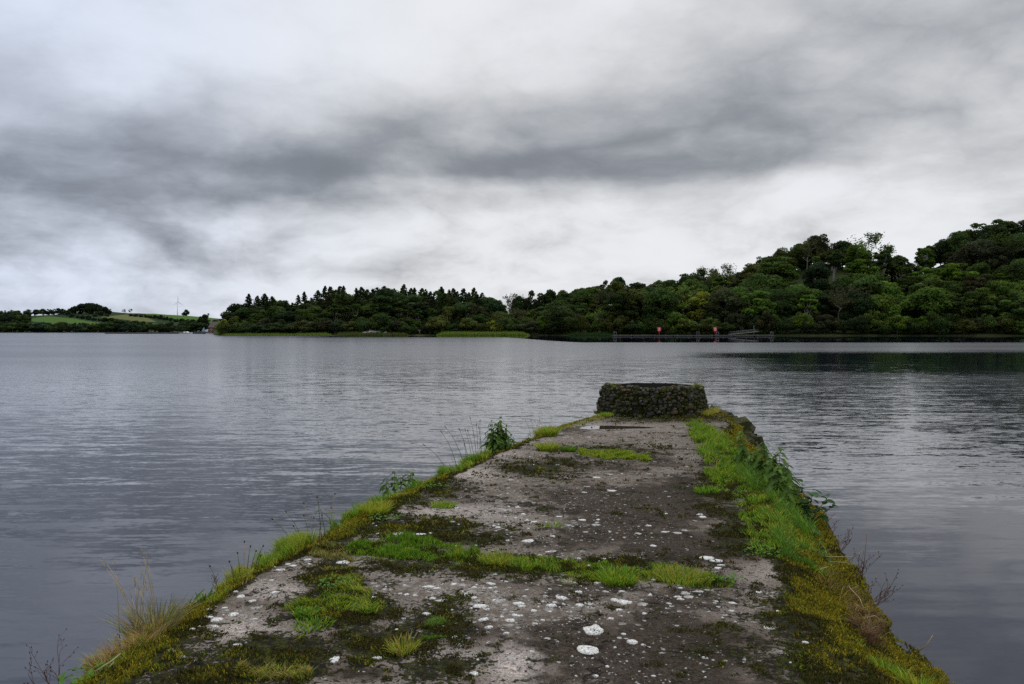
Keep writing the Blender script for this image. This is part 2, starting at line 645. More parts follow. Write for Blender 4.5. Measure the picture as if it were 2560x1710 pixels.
def farD(dx, y):
    """distance up the far hill at which the slope shows at row y"""
    d = np.linspace(0, 300, 400)
    z = farZ(np.full_like(d, dx), d)
    row = (HZ - (z - EYE) / (576.0 + d) * F) / 1.0907
    return float(np.interp(-y, -row, d))


def inpoly(x, y, poly):
    inside = np.zeros(x.shape, bool)
    n = len(poly)
    for i in range(n):
        x0, y0 = poly[i]
        x1, y1 = poly[(i + 1) % n]
        c = ((y0 > y) != (y1 > y)) & (x < (x1 - x0) * (y - y0) / (y1 - y0 + 1e-12) + x0)
        inside ^= c
    return inside


xs = np.arange(-700, 900, 4.0)
ds = np.concatenate([[-8, -2], np.arange(0, 300, 4.0), [300, 340, 420, 600, 900]])
fm = terrain_mesh('far_farmland', xs, ds, farZ, farY, farmland_material(), 9, 0.3)
co = np.zeros(len(fm.vertices) * 3, dtype=np.float32)
fm.vertices.foreach_get('co', co)
co = co.reshape(-1, 3)
rx, ry = (co[:, 0] / co[:, 1] * F + 1280) / 1.0907, (HZ - (co[:, 2] - EYE) / co[:, 1] * F) / 1.0907
dd_ = co[:, 1] - 576
front = dd_ < 302
green = (inpoly(rx, ry, [(75, 729), (110, 725), (170, 730), (240, 742), (240, 746), (170, 745), (100, 741), (70, 735)])
         | inpoly(rx, ry, [(345, 717), (420, 721), (500, 730), (500, 742), (470, 742), (420, 733), (350, 726), (330, 721)])) & front
straw = (inpoly(rx, ry, [(238, 725), (290, 721), (330, 724), (360, 738), (320, 737), (262, 730), (232, 729)])
         | inpoly(rx, ry, [(270, 716), (345, 716), (300, 720)]) | inpoly(rx, ry, [(330, 742), (395, 742), (395, 745), (330, 745)])
         | inpoly(rx, ry, [(350, 758), (430, 758), (430, 762), (350, 762)])) & front
for k, v in (('green', green | ~front), ('straw', straw)):
    at = fm.attributes.new(k, 'FLOAT', 'POINT')
    at.data.foreach_set('value', v.astype(np.float32))
tag(link('far_farmland', fm), 'low hill of green and straw coloured fields across the lake on the left', 'farmland', kind='structure')

# ------------------------------------------------------------------ trees
RNG = np.random.default_rng(11)


def leaf_quads(P, N, size, colr, rng, asp=0.75):
    """a leaf spray at every P facing roughly N: four corners bent about the middle"""
    n = len(P)
    r = rng.normal(size=(n, 3))
    A = np.cross(N, r)
    A /= np.linalg.norm(A, axis=1)[:, None] + 1e-9
    B = np.cross(N, A)
    B /= np.linalg.norm(B, axis=1)[:, None] + 1e-9
    s = size[:, None]
    V = np.stack([P - A * s, P - B * s * asp + N * s * 0.15, P + A * s, P + B * s * asp + N * s * 0.15], 1).reshape(-1, 3)
    a = np.arange(n) * 4
    T = np.vstack([np.stack([a, a + 1, a + 2], 1), np.stack([a, a + 2, a + 3], 1)])
    return V, T, np.repeat(colr, 4, axis=0)


def broad_meshes(seed, H=14.0, R=5.6, base=0.22, nl=34, nleaf=5200, size=0.36, bark=None, droop=0.0, flat=0.62, openness=0.0, tall=False):
    rng = np.random.default_rng(seed)
    cz = H * (base + 1) / 2
    hz = H * (1 - base) / 2
    C, Rl = [], []
    while len(C) < nl:
        p = rng.normal(size=3)
        p /= np.linalg.norm(p)
        rr = rng.uniform(0.45, 0.80) if rng.random() < 0.7 else rng.uniform(0.8, 0.93)
        q = np.array([p[0] * R * rr, p[1] * R * rr, cz + p[2] * hz * rr])
        if p[2] < -0.55 and rng.random() < 0.6:
            continue
        C.append(q)
        Rl.append(rng.uniform(0.15, 0.38) * R * (0.75 if rr > 0.78 else 1.1))
    C, Rl = np.array(C), np.array(Rl)
    w_ = Rl ** 2
    k = rng.choice(nl, nleaf, p=w_ / w_.sum())
    d = rng.normal(size=(nleaf, 3))
    d[:, 2] = d[:, 2] + 0.35
    d /= np.linalg.norm(d, axis=1)[:, None]
    sh = rng.uniform(0.72, 1.12, nleaf)[:, None]
    P = C[k] + d * sh * Rl[k][:, None] * np.array([1.1, 1.1, flat])
    P[:, 2] -= droop * np.abs(d[:, 0] * d[:, 1]) * 2
    N = d + rng.normal(size=(nleaf, 3)) * 0.55
    N /= np.linalg.norm(N, axis=1)[:, None]
    tone = rng.uniform(0.58, 1.5, nl)[k] * rng.uniform(0.75, 1.3, nleaf)
    hue = rng.uniform(-0.12, 0.12, nl)[k]
    colr = np.stack([tone * (1 + hue), tone, tone * (1 - hue)], 1)
    if openness > 0:
        keep = fbm(P[:, 0] * 0.9 + 50, P[:, 2] * 0.9 + P[:, 1] * 0.7, seed) > openness
        P, N, colr = P[keep], N[keep], colr[keep]
    V, T, Cc = leaf_quads(P, N, rng.uniform(0.6, 1.3, len(P)) * size, colr, rng)
    crown = tmesh('crown', V, T, M_CROWN, {'col': Cc})
    mb = MB()
    rt = H * 0.020
    pts = [(0, 0, -1.0), (0.05, 0, H * 0.15), (rng.normal() * 0.2, rng.normal() * 0.2, H * 0.4), (rng.normal() * 0.5, rng.normal() * 0.5, H * 0.75)]
    mb.tube(pts, [rt * 1.4, rt, rt * 0.8, rt * 0.25], 7)
    for i in rng.choice(nl, min(nl, 16), replace=False):
        z0 = rng.uniform(0.22, 0.6) * H
        a = np.array([0, 0, z0])
        b_ = C[i]
        md = (a + b_) / 2 + np.array([0, 0, -0.06 * H * rng.random()])
        mb.tube([a, md, b_], [rt * 0.45, rt * 0.3, rt * 0.1], 5, cap=False)
    trunk = mb.mesh('trunk', bark or M_BARK, smooth=True)
    return trunk, crown


def spruce_meshes(seed, H=20.0, R=3.0, bare=0.25, n=34, size=0.25):
    rng = np.random.default_rng(seed)
    P, N, C = [], [], []
    mb = MB()
    mb.tube([(0, 0, -1), (0.05, 0.05, H * 0.5), (0, 0, H)], [H * 0.012, H * 0.008, 0.03], 6)
    for k in range(n):
        f = bare + (1 - bare) * (k / n) ** 0.9
        z = H * f
        rl = R * min(1.0, ((1 - f) / 0.55) ** 0.8) * rng.uniform(0.7, 1.2) + 0.2
        for b_ in range(rng.integers(4, 7)):
            a = rng.uniform(0, 2 * math.pi)
            r = rl * rng.uniform(0.6, 1.15)
            m_ = int(8 + r * 17)
            t = rng.uniform(0.08, 1, m_) ** 0.7
            zz = z - 0.30 * r * t + 0.22 * r * t * t * 1.3
            side = rng.normal(size=m_) * 0.16 * r * (1.1 - t)
            ca, sa = math.cos(a), math.sin(a)
            P.append(np.stack([ca * r * t - sa * side, sa * r * t + ca * side, zz + rng.normal(size=m_) * 0.10 - rng.random(m_) * 0.45 * (1.1 - f)], 1))
            nn = np.stack([ca * 0.3 + rng.normal(size=m_) * 0.6, sa * 0.3 + rng.normal(size=m_) * 0.6, 0.5 + 0.3 * rng.normal(size=m_)], 1)
            N.append(nn)
            tn = rng.uniform(0.7, 1.25) * rng.uniform(0.75, 1.25, m_)
            C.append(np.stack([tn, tn, tn], 1))
            if b_ < 3:
                mb.tube([(0, 0, z), (ca * r * 0.8, sa * r * 0.8, z - 0.1 * r)], [0.05, 0.015], 4, cap=False)
    P, N, C = np.vstack(P), np.vstack(N), np.vstack(C)
    N /= np.linalg.norm(N, axis=1)[:, None]
    V, T, Cc = leaf_quads(P, N, rng.uniform(0.6, 1.3, len(P)) * size, C, rng, 0.5)
    return mb.mesh('trunk', M_BARK, smooth=True), tmesh('crown', V, T, M_CROWN, {'col': Cc})


def sparse_meshes(seed, H=11.0, leafy=1500, spread=0.5, bark=None):
    """an open tree whose forked branches show against the sky"""
    rng = np.random.default_rng(seed)
    mb = MB()
    tips = []

    def grow(p, d, L_, r, lv):
        q = p + d * L_
        md = (p + q) / 2 + rng.normal(size=3) * L_ * 0.06
        mb.tube([p, md, q], [r, r * 0.8, r * 0.6], 5 if lv < 2 else 4, cap=False)
        if lv >= 4:
            tips.append(q)
            return
        if lv >= 2:
            tips.append(md)
        for _ in range(3 if lv else 4):
            nd = d + rng.normal(size=3) * spread
            nd[2] = abs(nd[2]) * 0.8 + 0.15
            nd /= np.linalg.norm(nd)
            grow(q, nd, L_ * rng.uniform(0.6, 0.85), r * 0.58, lv + 1)
    grow(np.array([0, 0, -0.5]), np.array([0.05, 0, 1.0]), H * 0.32, H * 0.014, 0)
    tips = np.array(tips)
    mxz = tips[:, 2].max()
    k = rng.integers(0, len(tips), leafy)
    P = tips[k] + rng.normal(size=(leafy, 3)) * 0.42
    N = rng.normal(size=(leafy, 3))
    N /= np.linalg.norm(N, axis=1)[:, None]
    tn = rng.uniform(0.7, 1.3, leafy)
    V, T, Cc = leaf_quads(P, N, rng.uniform(0.15, 0.3, leafy), np.stack([tn, tn, tn], 1), rng)
    s = H / mxz
    crown = tmesh('crown', V * s, T, M_CROWN, {'col': Cc})
    for i in range(len(mb.V)):
        mb.V[i] = mb.V[i] * s
    return mb.mesh('trunk', bark or M_BARK, smooth=True), crown


KINDS = {
    'round': [(broad_meshes(s, 14, 5.6, 0.06, 44, 7000, 0.34, flat=0.8), 14.0) for s in (1, 2, 3, 4)],
    'dome': [(broad_meshes(s, 14, 7.2, 0.04, 60, 9000, 0.36, flat=0.7), 14.0) for s in (21, 22)],
    'layered': [(broad_meshes(s, 15, 5.4, 0.05, 44, 7000, 0.34, flat=0.5), 15.0) for s in (31, 32, 33)],
    'slender': [(broad_meshes(s, 15, 3.0, 0.25, 26, 3600, 0.33, bark=M_PALEBARK, openness=0.36), 15.0) for s in (41, 42, 43)],
    'willow': [(broad_meshes(s, 6, 4.0, 0.0, 30, 4200, 0.26, flat=0.8), 6.0) for s in (51, 52, 53)],
    'spruce': [(spruce_meshes(s, 20, 4.2, 0.08, 54), 20.0) for s in (61, 62, 63)] + [(spruce_meshes(64, 20, 3.4, 0.22, 40), 20.0)],
    'sparse': [(sparse_meshes(71, 11, 1700), 11.0), (sparse_meshes(72, 11, 900, 0.4), 11.0)],
    'limbed': [(sparse_meshes(73, 12, 1500, 0.5, M_PALEBARK), 12.0), (sparse_meshes(74, 12, 2200, 0.45, M_PALEBARK), 12.0)],
}
WORDS = {'round': 'round broadleaf tree', 'dome': 'dome-shaped tree', 'layered': 'layered broadleaf tree',
         'slender': 'slender pale-trunked tree', 'willow': 'low rounded willow', 'spruce': 'pointed spruce', 'sparse': 'open sparse tree', 'limbed': 'pale-limbed tree'}
NAMES = {'round': 'broadleaf_tree', 'dome': 'broadleaf_tree', 'layered': 'broadleaf_tree', 'slender': 'slender_tree', 'willow': 'willow_bush',
         'spruce': 'spruce_tree', 'sparse': 'sparse_tree', 'limbed': 'pale_limbed_tree'}
TONES = {'deep green': (0.040, 0.068, 0.015), 'dark green': (0.028, 0.050, 0.014), 'olive': (0.066, 0.082, 0.016), 'bright green': (0.088, 0.150, 0.018),
         'mid green': (0.056, 0.094, 0.017), 'brownish green': (0.050, 0.056, 0.022), 'blue-green': (0.030, 0.054, 0.028), 'yellow-green': (0.15, 0.17, 0.02)}
TREES = []     # (dx, row word, tone, kind, object) for the labels
trnd = random.Random(5)


def tree(kind, dx, Y, gz, H, tone, row, place=None, wide=1.0):
    (tm, cm), h0 = trnd.choice(KINDS[kind])
    s = H / h0
    o = empty('hedgerow_tree' if Y > 500 and kind == 'round' else NAMES[kind], (px2u(dx) * Y, Y, gz), trnd.uniform(0, 6.28), (s * wide * trnd.uniform(0.92, 1.1), s * wide * trnd.uniform(0.92, 1.1), s))
    if kind not in ('spruce', 'willow'):
        o.rotation_euler = (trnd.uniform(-.1, .1), trnd.uniform(-.1, .1), o.rotation_euler[2])
    link('trunk', tm, o)
    c = link('crown', cm, o)
    j = [trnd.uniform(0.85, 1.15) for _ in range(3)]
    t = TONES[tone]
    if kind == 'spruce':
        t = (t[0] * 1.25, t[1] * 1.25, t[2] * 1.1)
    v = trnd.uniform(0.6, 1.2)
    c.color = (t[0] * (j[0] * .4 + .6) * v, t[1] * (j[1] * .4 + .6) * v, t[2] * j[2] * v, 1)
    TREES.append([dx, row, tone, kind, o, place])
    return o


def tone_pick(opts):
    return trnd.choice(opts)


G_DEC = ['deep green', 'deep green', 'dark green', 'mid green', 'olive', 'brownish green', 'mid green']
# --- peninsula: spruces at the back, mixed broadleaves before them, willows by the water
for dx, ty in ((545, 692), (567, 674), (588, 682), (607, 674), (622, 676), (640, 690), (655, 688), (668, 690), (684, 668), (697, 668), (712, 686),
               (728, 668), (744, 655), (758, 653), (770, 664), (783, 660), (791, 652), (803, 668), (815, 658), (827, 660), (840, 662), (853, 666),
               (868, 660), (880, 658), (893, 662), (905, 656), (917, 662), (929, 655), (941, 653), (953, 661), (966, 654), (978, 657), (990, 660), (1002, 655),
               (1014, 656), (1026, 664), (1038, 662), (1051, 668), (1064, 664), (1078, 670), (1090, 660), (1102, 668), (1115, 678), (1130, 686)):
    ty += trnd.uniform(-5, 8)
    dx += trnd.uniform(-4, 4)
    d = trnd.uniform(26, 60)
    Y = float(shoreY(dx)) + d
    gz = float(groundZ(dx, d))
    H = EYE + (HZ - ty * 1.0907) / F * Y - gz
    tree('spruce' if trnd.random() < 0.85 else 'round', dx, Y, gz, H, tone_pick(['dark green', 'blue-green', 'dark green', 'deep green']), 'on the skyline', wide=trnd.uniform(1.0, 1.45))
    if trnd.random() < 0.75:
        x2 = dx + trnd.uniform(5, 9)
        d = trnd.uniform(20, 30)
        Y = float(shoreY(x2)) + d
        gz = float(groundZ(x2, d))
        tree(trnd.choice(['spruce', 'spruce', 'layered']), x2, Y, gz, EYE + (HZ - (ty + trnd.uniform(12, 28)) * 1.0907) / F * Y - gz, tone_pick(['dark green', 'deep green', 'brownish green']), 'amid the spruces', wide=trnd.uniform(1.0, 1.5) if True else 1)
for dx, ty, tone, kind in ((528, 712, 'dark green', 'layered'), (560, 705, 'deep green', 'round'), (595, 706, 'mid green', 'layered'), (632, 700, 'deep green', 'round'),
                           (664, 712, 'dark green', 'round'), (690, 705, 'mid green', 'slender'), (716, 700, 'mid green', 'round'), (742, 705, 'deep green', 'layered'),
                           (768, 694, 'mid green', 'slender'), (793, 700, 'olive', 'slender'), (815, 692, 'mid green', 'slender'), (842, 696, 'olive', 'round'),
                           (868, 694, 'mid green', 'slender'), (892, 698, 'brownish green', 'slender'), (915, 702, 'deep green', 'slender'), (938, 700, 'olive', 'slender'),
                           (962, 704, 'deep green', 'slender'), (985, 702, 'mid green', 'slender'), (1010, 700, 'mid green', 'round'), (1036, 702, 'olive', 'round'),
                           (1060, 692, 'deep green', 'round'), (1086, 694, 'brownish green', 'round')):
    for q in (0, 1):
        d = (17 if q == 0 else 8) + trnd.uniform(-2, 2)
        x_ = dx + q * 12
        Y = float(shoreY(x_)) + d
        gz = float(groundZ(x_, d))
        t_ = ty + q * trnd.uniform(22, 34)
        H = EYE + (HZ - t_ * 1.0907) / F * Y - gz
        tree(kind if q == 0 else trnd.choice(['round', 'layered', 'slender']), x_, Y, gz, H, tone if q == 0 else tone_pick(G_DEC),
             'before the spruces' if q == 0 else 'behind the bushes', wide=1.15)
for dx, ty, tone, wd in ((512, 733, 'yellow-green', 0.9), (532, 726, 'olive', 1.1), (552, 738, 'deep green', 1.2), (578, 742, 'dark green', 1.3), (604, 745, 'dark green', 1.4), (634, 740, 'dark green', 1.3),
                         (664, 742, 'dark green', 1.4), (696, 734, 'brownish green', 1.3), (726, 738, 'dark green', 1.3), (752, 733, 'brownish green', 1.1), (782, 735, 'dark green', 1.3),
                         (806, 737, 'olive', 1.0), (850, 722, 'mid green', 1.3), (880, 720, 'deep green', 1.35), (905, 735, 'brownish green', 1.2), (932, 738, 'deep green', 1.1),
                         (988, 733, 'brownish green', 1.2), (1002, 728, 'olive', 1.15), (1018, 735, 'olive', 0.9), (1040, 742, 'dark green', 1.1), (1074, 729, 'olive', 1.1), (1105, 741, 'olive', 0.9), (1130, 735, 'yellow-green', 1.0)):
    d = trnd.uniform(1.5, 5)
    Y = float(shoreY(dx)) + d
    gz = float(groundZ(dx, d))
    H = EYE + (HZ - ty * 1.0907) / F * Y - gz
    tree('willow', dx, Y, gz, H, tone, 'on the waterline', wide=wd * 6.0 / H * 0.95)

# --- the hill: rows of crowns climbing from the water to the skyline
for dx, ty, kind, tone, wd in ((1143, 684, 'round', 'deep green', .8), (1172, 676, 'sparse', 'dark green', 1), (1190, 676, 'round', 'dark green', .6), (1222, 663, 'round', 'dark green', .8),
                               (1262, 661, 'round', 'dark green', .8), (1290, 664, 'round', 'mid green', .9), (1330, 658, 'round', 'mid green', 1), (1362, 652, 'layered', 'mid green', 1),
                               (1393, 640, 'round', 'dark green', .7), (1420, 634, 'round', 'dark green', .85), (1465, 643, 'layered', 'dark green', 1), (1508, 640, 'round', 'deep green', .9),
                               (1540, 638, 'layered', 'mid green', 1), (1578, 624, 'layered', 'deep green', 1.1), (1612, 616, 'sparse', 'mid green', 1), (1640, 618, 'sparse', 'olive', .9),
                               (1670, 606, 'sparse', 'mid green', .8), (1702, 622, 'round', 'brownish green', .9), (1752, 586, 'dome', 'dark green', .9), (1795, 568, 'dome', 'deep green', .95),
                               (1835, 558, 'dome', 'deep green', .9), (1882, 537, 'dome', 'brownish green', .95), (1930, 548, 'round', 'dark green', .9), (1988, 538, 'sparse', 'mid green', 1.3),
                               (2030, 564, 'sparse', 'mid green', 1.1), (1965, 578, 'round', 'mid green', 1), (2060, 584, 'round', 'mid green', 1), (2122, 560, 'layered', 'deep green', .9),
                               (2165, 548, 'dome', 'dark green', .9), (2205, 528, 'dome', 'deep green', .9), (2245, 508, 'round', 'mid green', 1.2), (2292, 500, 'layered', 'deep green', 1.3),
                               (2338, 504, 'round', 'dark green', 1.2), (2390, 500, 'dome', 'deep green', 1.2), (2450, 505, 'round', 'mid green', 1.2), (2520, 500, 'dome', 'deep green', 1.2)):
    d = DD - 6 + trnd.uniform(-4, 4)
    Y = float(shoreY(dx)) + d
    gz = float(groundZ(dx, d))
    top = EYE + (HZ - ty * 1.0907) / F * Y
    H = max(7.0, top - gz)
    tree(kind, dx, Y, top - H, H, tone, 'on the skyline', wide=wd)
for r, d0 in enumerate((76, 58, 41, 25, 12)):
    x_ = 1110 + (r % 2) * 14
    while x_ < 2480:
        dx = x_ + trnd.uniform(-7, 7)
        d = d0 + trnd.uniform(-5, 5)
        Y = float(shoreY(dx)) + d
        gz = float(groundZ(dx, d))
        small = float(sstep(np.array(dx), 1150, 1420))
        H = trnd.uniform(11, 19) * (0.5 + 0.5 * small)
        lim = (float(np.interp(dx, SKY_X, SKY_Y)) + 4)
        zmax = EYE + (HZ - lim * 1.0907) / F * Y
        H = min(H, zmax - gz)
        skip = (r <= 1 and 2178 < dx < 2235) or (r == 0 and 1195 < dx < 1240)      # open grass on the hill
        if H > 4.5 and not skip:
            kind = trnd.choice(['round', 'round', 'layered', 'layered', 'dome', 'slender' if H > 8 else 'round', 'limbed' if H > 7 else 'round'])
            tones = G_DEC + (['bright green', 'bright green', 'yellow-green'] if r >= 3 and dx > 1350 else ['bright green'])
            tree(kind, dx, Y, gz, H, tone_pick(tones), ('near the top', 'high up slope', 'halfway up slope', 'low on slope', 'just above shore')[r],
                 wide=trnd.uniform(0.95, 1.35) * (1.0 + 0.3 * (1 - small)))
        x_ += trnd.uniform(40, 66) * (0.7 + 0.3 * small)
x_ = 1130
while x_ < 2480:
    d = DD - trnd.uniform(0, 14)
    Y = float(shoreY(x_)) + d
    if not 1185 < x_ < 1245:
        gz = float(groundZ(x_, d)) - 0.5
        zmax = EYE + (HZ - (float(np.interp(x_, SKY_X, SKY_Y)) + 8) * 1.0907) / F * Y
        H = min(trnd.uniform(6, 9), zmax - gz)
        if H > 3:
            tree('round', x_, Y, gz, H, tone_pick(G_DEC), 'near the top', wide=1.9)
    x_ += trnd.uniform(26, 38)
x_ = 1158
while x_ < 2470:
    dx = x_ + trnd.uniform(-5, 5)
    d = trnd.uniform(1.0, 5)
    Y = float(shoreY(dx)) + d
    H = trnd.uniform(4.0, 8.5)
    tree('willow', dx, Y, float(groundZ(dx, d)), H, tone_pick(['deep green', 'brownish green', 'olive', 'olive', 'mid green', 'dark green', 'bright green']),
         'on the waterline', wide=trnd.uniform(0.9, 1.25) * 6.0 / H)
    x_ += trnd.uniform(24, 36)

# --- far farmland trees
FAR = []


def far_tree(dx, y, H, kind='round', tone='blue-green', wide=1.0, place=None):
    d = max(2.0, farD(dx, y))
    Y = 576.0 + d
    return tree(kind, dx, Y, float(farZ(dx, d)) - 1.0, H + 0.7, tone, 'across the lake on the left', place=place, wide=wide)


FT = ['blue-green', 'deep green', 'dark green', 'deep green', 'blue-green']
x_ = -60
while x_ < 492:                                       # wood along the shore
    far_tree(x_, 761.5, trnd.uniform(5, 7.5), trnd.choice(['round', 'willow']), tone_pick(FT), 1.35, 'in shore wood')
    if x_ < 480:
        far_tree(x_ + 6, 754, trnd.uniform(4, 6), 'round', tone_pick(FT + ['mid green']), 1.3, 'in shore wood')
    if x_ < 75 or 240 < x_ < 330 or x_ > 400:
        far_tree(x_ + 2, 749, trnd.uniform(4.5, 6.5), 'round', tone_pick(FT), 1.3, 'behind shore wood')
    x_ += trnd.uniform(13, 17)
x_ = -60
while x_ < 75:
    for yy in (742, 736, 730, 725):
        far_tree(x_ + trnd.uniform(-4, 4), yy, trnd.uniform(6, 9), 'round', tone_pick(FT), 1.2, 'left on hill')
    x_ += trnd.uniform(15, 19)
for i in range(13):                                    # copse on the summit
    dx = 160 + i * 7.4
    far_tree(dx, 722 - 3 * math.sin(i / 12 * 3.1), 7 + 4.5 * math.sin(i / 12 * math.pi), 'round', tone_pick(['dark green', 'blue-green']), 1.0, 'in hilltop copse')
for dx, y in ((85, 724), (98, 722), (110, 722), (122, 722), (134, 722), (146, 722), (155, 724)):
    far_tree(dx, y, trnd.uniform(6, 8), 'round', tone_pick(FT), 1.1, 'left of copse')
for dx, y in ((165, 728), (178, 729), (190, 731), (203, 733), (216, 735), (229, 736), (242, 738), (255, 738), (268, 741), (281, 742), (292, 744), (232, 724), (246, 726), (218, 726)):
    far_tree(dx, y, trnd.uniform(3, 5), 'round', tone_pick(FT), 1.4, 'in middle hedge')
for dx, y in ((335, 727), (345, 728), (356, 729), (368, 731), (380, 733), (392, 735), (404, 737), (417, 738), (430, 739), (442, 741), (454, 742), (466, 741), (300, 724), (312, 725), (324, 726)):
    far_tree(dx, y + 1, trnd.uniform(3, 4.6), 'round', tone_pick(FT), 1.4, 'below green field')
far_tree(427, 720, 7.5, 'round', 'dark green', 0.9, 'alone on the skyline right of the wind turbine')
far_tree(421, 720, 4.2, 'round', 'dark green', 1.0, 'crouched just left of the lone skyline tree')
far_tree(285, 718, 4.5, 'sparse', 'dark green', 0.8, 'on the ridge right of the copse')
far_tree(300, 718, 5, 'sparse', 'dark green', 0.8, 'on the ridge above the straw field')
far_tree(479, 727, 5, 'sparse', 'dark green', 0.8, 'on the ridge near the spruces')
far_tree(468, 757, 13, 'round', 'dark green', 0.9, 'behind the boats by the brick house')

# --- labels: row, nearest landmark, order
LM = [(-100, 'far left'), (60, 'left of green field'), (150, 'by the left field'), (210, 'left of long jetty'), (300, 'behind the long jetty'), (407, 'below the wind turbine'), (470, 'by the moored boats'),
      (520, 'at the peninsula tip'), (590, 'over the peninsula reeds'), (660, 'in mid peninsula'), (760, 'right of the reeds'), (855, 'above the white rubble'),
      (940, 'right of white rubble'), (1020, 'left of bright reedbed'), (1110, 'over the bright reedbed'), (1200, 'at reedbed right end'), (1290, 'where the calm water starts'),
      (1400, 'above pontoon left end'), (1510, 'above the left lifebuoy'), (1638, 'above the right lifebuoy'), (1715, 'above the gangway'), (1775, 'above pontoon right end'),
      (1885, 'right of the pontoon'), (1990, 'under the bare-branched tree'), (2090, 'under the skyline gap'), (2200, 'around the hill meadow'), (2300, 'at the right edge'), (2420, 'beyond the right edge')]
ORD = ['leftmost', 'second', 'third', 'fourth', 'fifth', 'sixth', 'seventh', 'eighth', 'ninth', 'tenth', 'eleventh', 'twelfth', 'thirteenth', 'fourteenth', 'fifteenth', 'sixteenth']


def finish_tree_labels():
    bucket = {}
    for t in TREES:
        dx, row, tone, kind, o, place = t
        lm = min(LM, key=lambda l: abs(l[0] - dx))[1]
        where = place or row
        key = (tone, WORDS[kind], where, lm)
        bucket.setdefault(key, []).append(t)
    for key, ts in bucket.items():
        ts.sort(key=lambda t: t[0])
        tone, word, where, lm = key
        for i, t in enumerate(ts):
            lb = f'{tone} {word} {where}, {lm}' if not where.startswith(('alone', 'crouched', 'on the ridge', 'behind the boats')) else f'{tone} {word} {where}'
            if len(ts) > 1:
                lb += f', {ORD[i] if i else "leftmost"}' + (' from left' if i else '')
            wds = lb.split()
            if len(wds) > 16:
                lb = lb.replace('broadleaf tree with layered crown', 'layered broadleaf tree').replace('broad dome-shaped tree', 'dome-shaped tree').replace('before the spruces', 'before the spruces')
            if len(lb.split()) > 16:
                lb = lb.replace(' with ', ' ').replace('round-crowned broadleaf tree', 'round-crowned tree').replace('slender pale-trunked tree', 'slender pale tree')
            far = t[5] is not None
            tag(t[4], lb, 'bush' if t[3] == 'willow' else 'tree', 'trees on the far hill across the lake' if far else ('bushes along the far shore' if t[3] == 'willow' else 'trees of the far shore wood'))


finish_tree_labels()


# ------------------------------------------------------------------ blades: reeds, grass, moss
def blades(P, L_, az_, lean, wid, col, rng, seg=2, curl=1.0):
    """curved tapering blades; P roots, lean = sideways reach as a share of the length"""
    n = len(P)
    dirx, diry = np.cos(az_), np.sin(az_)
    fx = rng.uniform(0, 2 * math.pi, n)
    sx, sy = np.cos(fx) * wid / 2, np.sin(fx) * wid / 2
    V = []
    for k in range(seg + 1):
        t = k / seg
        h = L_ * (t - 0.28 * lean * t * t)
        o = L_ * lean * (t ** (1.6 + 0.4 * curl))
        c = np.stack([P[:, 0] + dirx * o, P[:, 1] + diry * o, P[:, 2] + h], 1)
        if k < seg:
            ww = (1 - 0.45 * t)
            s = np.stack([sx * ww, sy * ww, 0 * sx], 1)
            V += [c - s, c + s]
        else:
            V.append(c)
    V = np.stack(V, 1)
    m_ = V.shape[1]
    a = np.arange(n) * m_
    T = []
    for k in range(seg - 1):
        T.append(np.stack([a + 2 * k, a + 2 * k + 1, a + 2 * k + 3], 1))
        T.append(np.stack([a + 2 * k, a + 2 * k + 3, a + 2 * k + 2], 1))
    T.append(np.stack([a + 2 * (seg - 1), a + 2 * (seg - 1) + 1, a + 2 * seg], 1))
    return V.reshape(-1, 3), np.vstack(T), np.repeat(col, m_, axis=0)


def pick_cols(pal, n, rng, w_=None, jit=0.25):
    pal = np.array(pal)
    k = rng.choice(len(pal), n, p=w_)
    return pal[k] * rng.uniform(1 - jit, 1 + jit, (n, 1)) * rng.uniform(0.92, 1.08, (n, 3))


def reedbed(name, label, x0, x1, d0, d1, hmax, n, pal, seed):
    rng = np.random.default_rng(seed)
    dx = rng.uniform(x0, x1, n)
    d = rng.uniform(d0, d1, n)
    Y = shoreY(dx) + d
    X = px2u(dx) * Y
    z = np.maximum(groundZ(dx, d), -0.1)
    edge = np.minimum(1, np.minimum(dx - x0, x1 - dx) / 18 + 0.25)
    hh = hmax * rng.uniform(0.55, 1.0, n) * edge * (0.7 + 0.5 * fbm(X * 0.2, Y * 0.2, seed))
    V, T, C = blades(np.stack([X, Y, z - 0.05], 1), hh, rng.uniform(0, 6.28, n), rng.uniform(0.05, 0.3, n), 0.10 + 0 * hh, pick_cols(pal, n, rng), rng, 2)
    tag(link(name, tmesh(name, V, T, M_GRASS, {'col': C})), label, 'reeds', kind='stuff')


RP = [(0.13, 0.22, 0.025), (0.16, 0.24, 0.03), (0.09, 0.17, 0.02), (0.19, 0.21, 0.05)]
reedbed('reeds', 'low green reed strip along the peninsula shore below the spruces', 505, 762, -7, 1.5, 1.3, 9000, RP, 1)
reedbed('reeds', 'rough grassy mound of reeds around the white rubble', 765, 940, -7, 4, 1.7, 8000, [(0.08, 0.11, 0.02), (0.11, 0.12, 0.03), (0.06, 0.09, 0.02)], 2)
reedbed('reeds', 'bright green reedbed at the middle of the far shore', 1000, 1215, -8, 3, 2.0, 12000, RP, 3)
reedbed('reeds', 'thin dark green reeds left of the pontoon', 1300, 1405, -4, 2, 1.6, 2500, [(0.03, 0.07, 0.012), (0.04, 0.08, 0.015)], 4)  # own palette, darker green than the other reedbeds

# meadow on the right hill and behind the middle trees
def patch_field(name, label, x0, x1, d0, d1, col, lift=0.6):
    m = mat(name, col, 1.0, 0.2, 0.3, spec=0.05)
    me = terrain_mesh(name, np.linspace(x0, x1, 14), np.linspace(d0, d1, 12), lambda a, b: groundZ(a, b) + lift, shoreY, m, 3)
    tag(link(name, me), label, 'field', kind='structure')


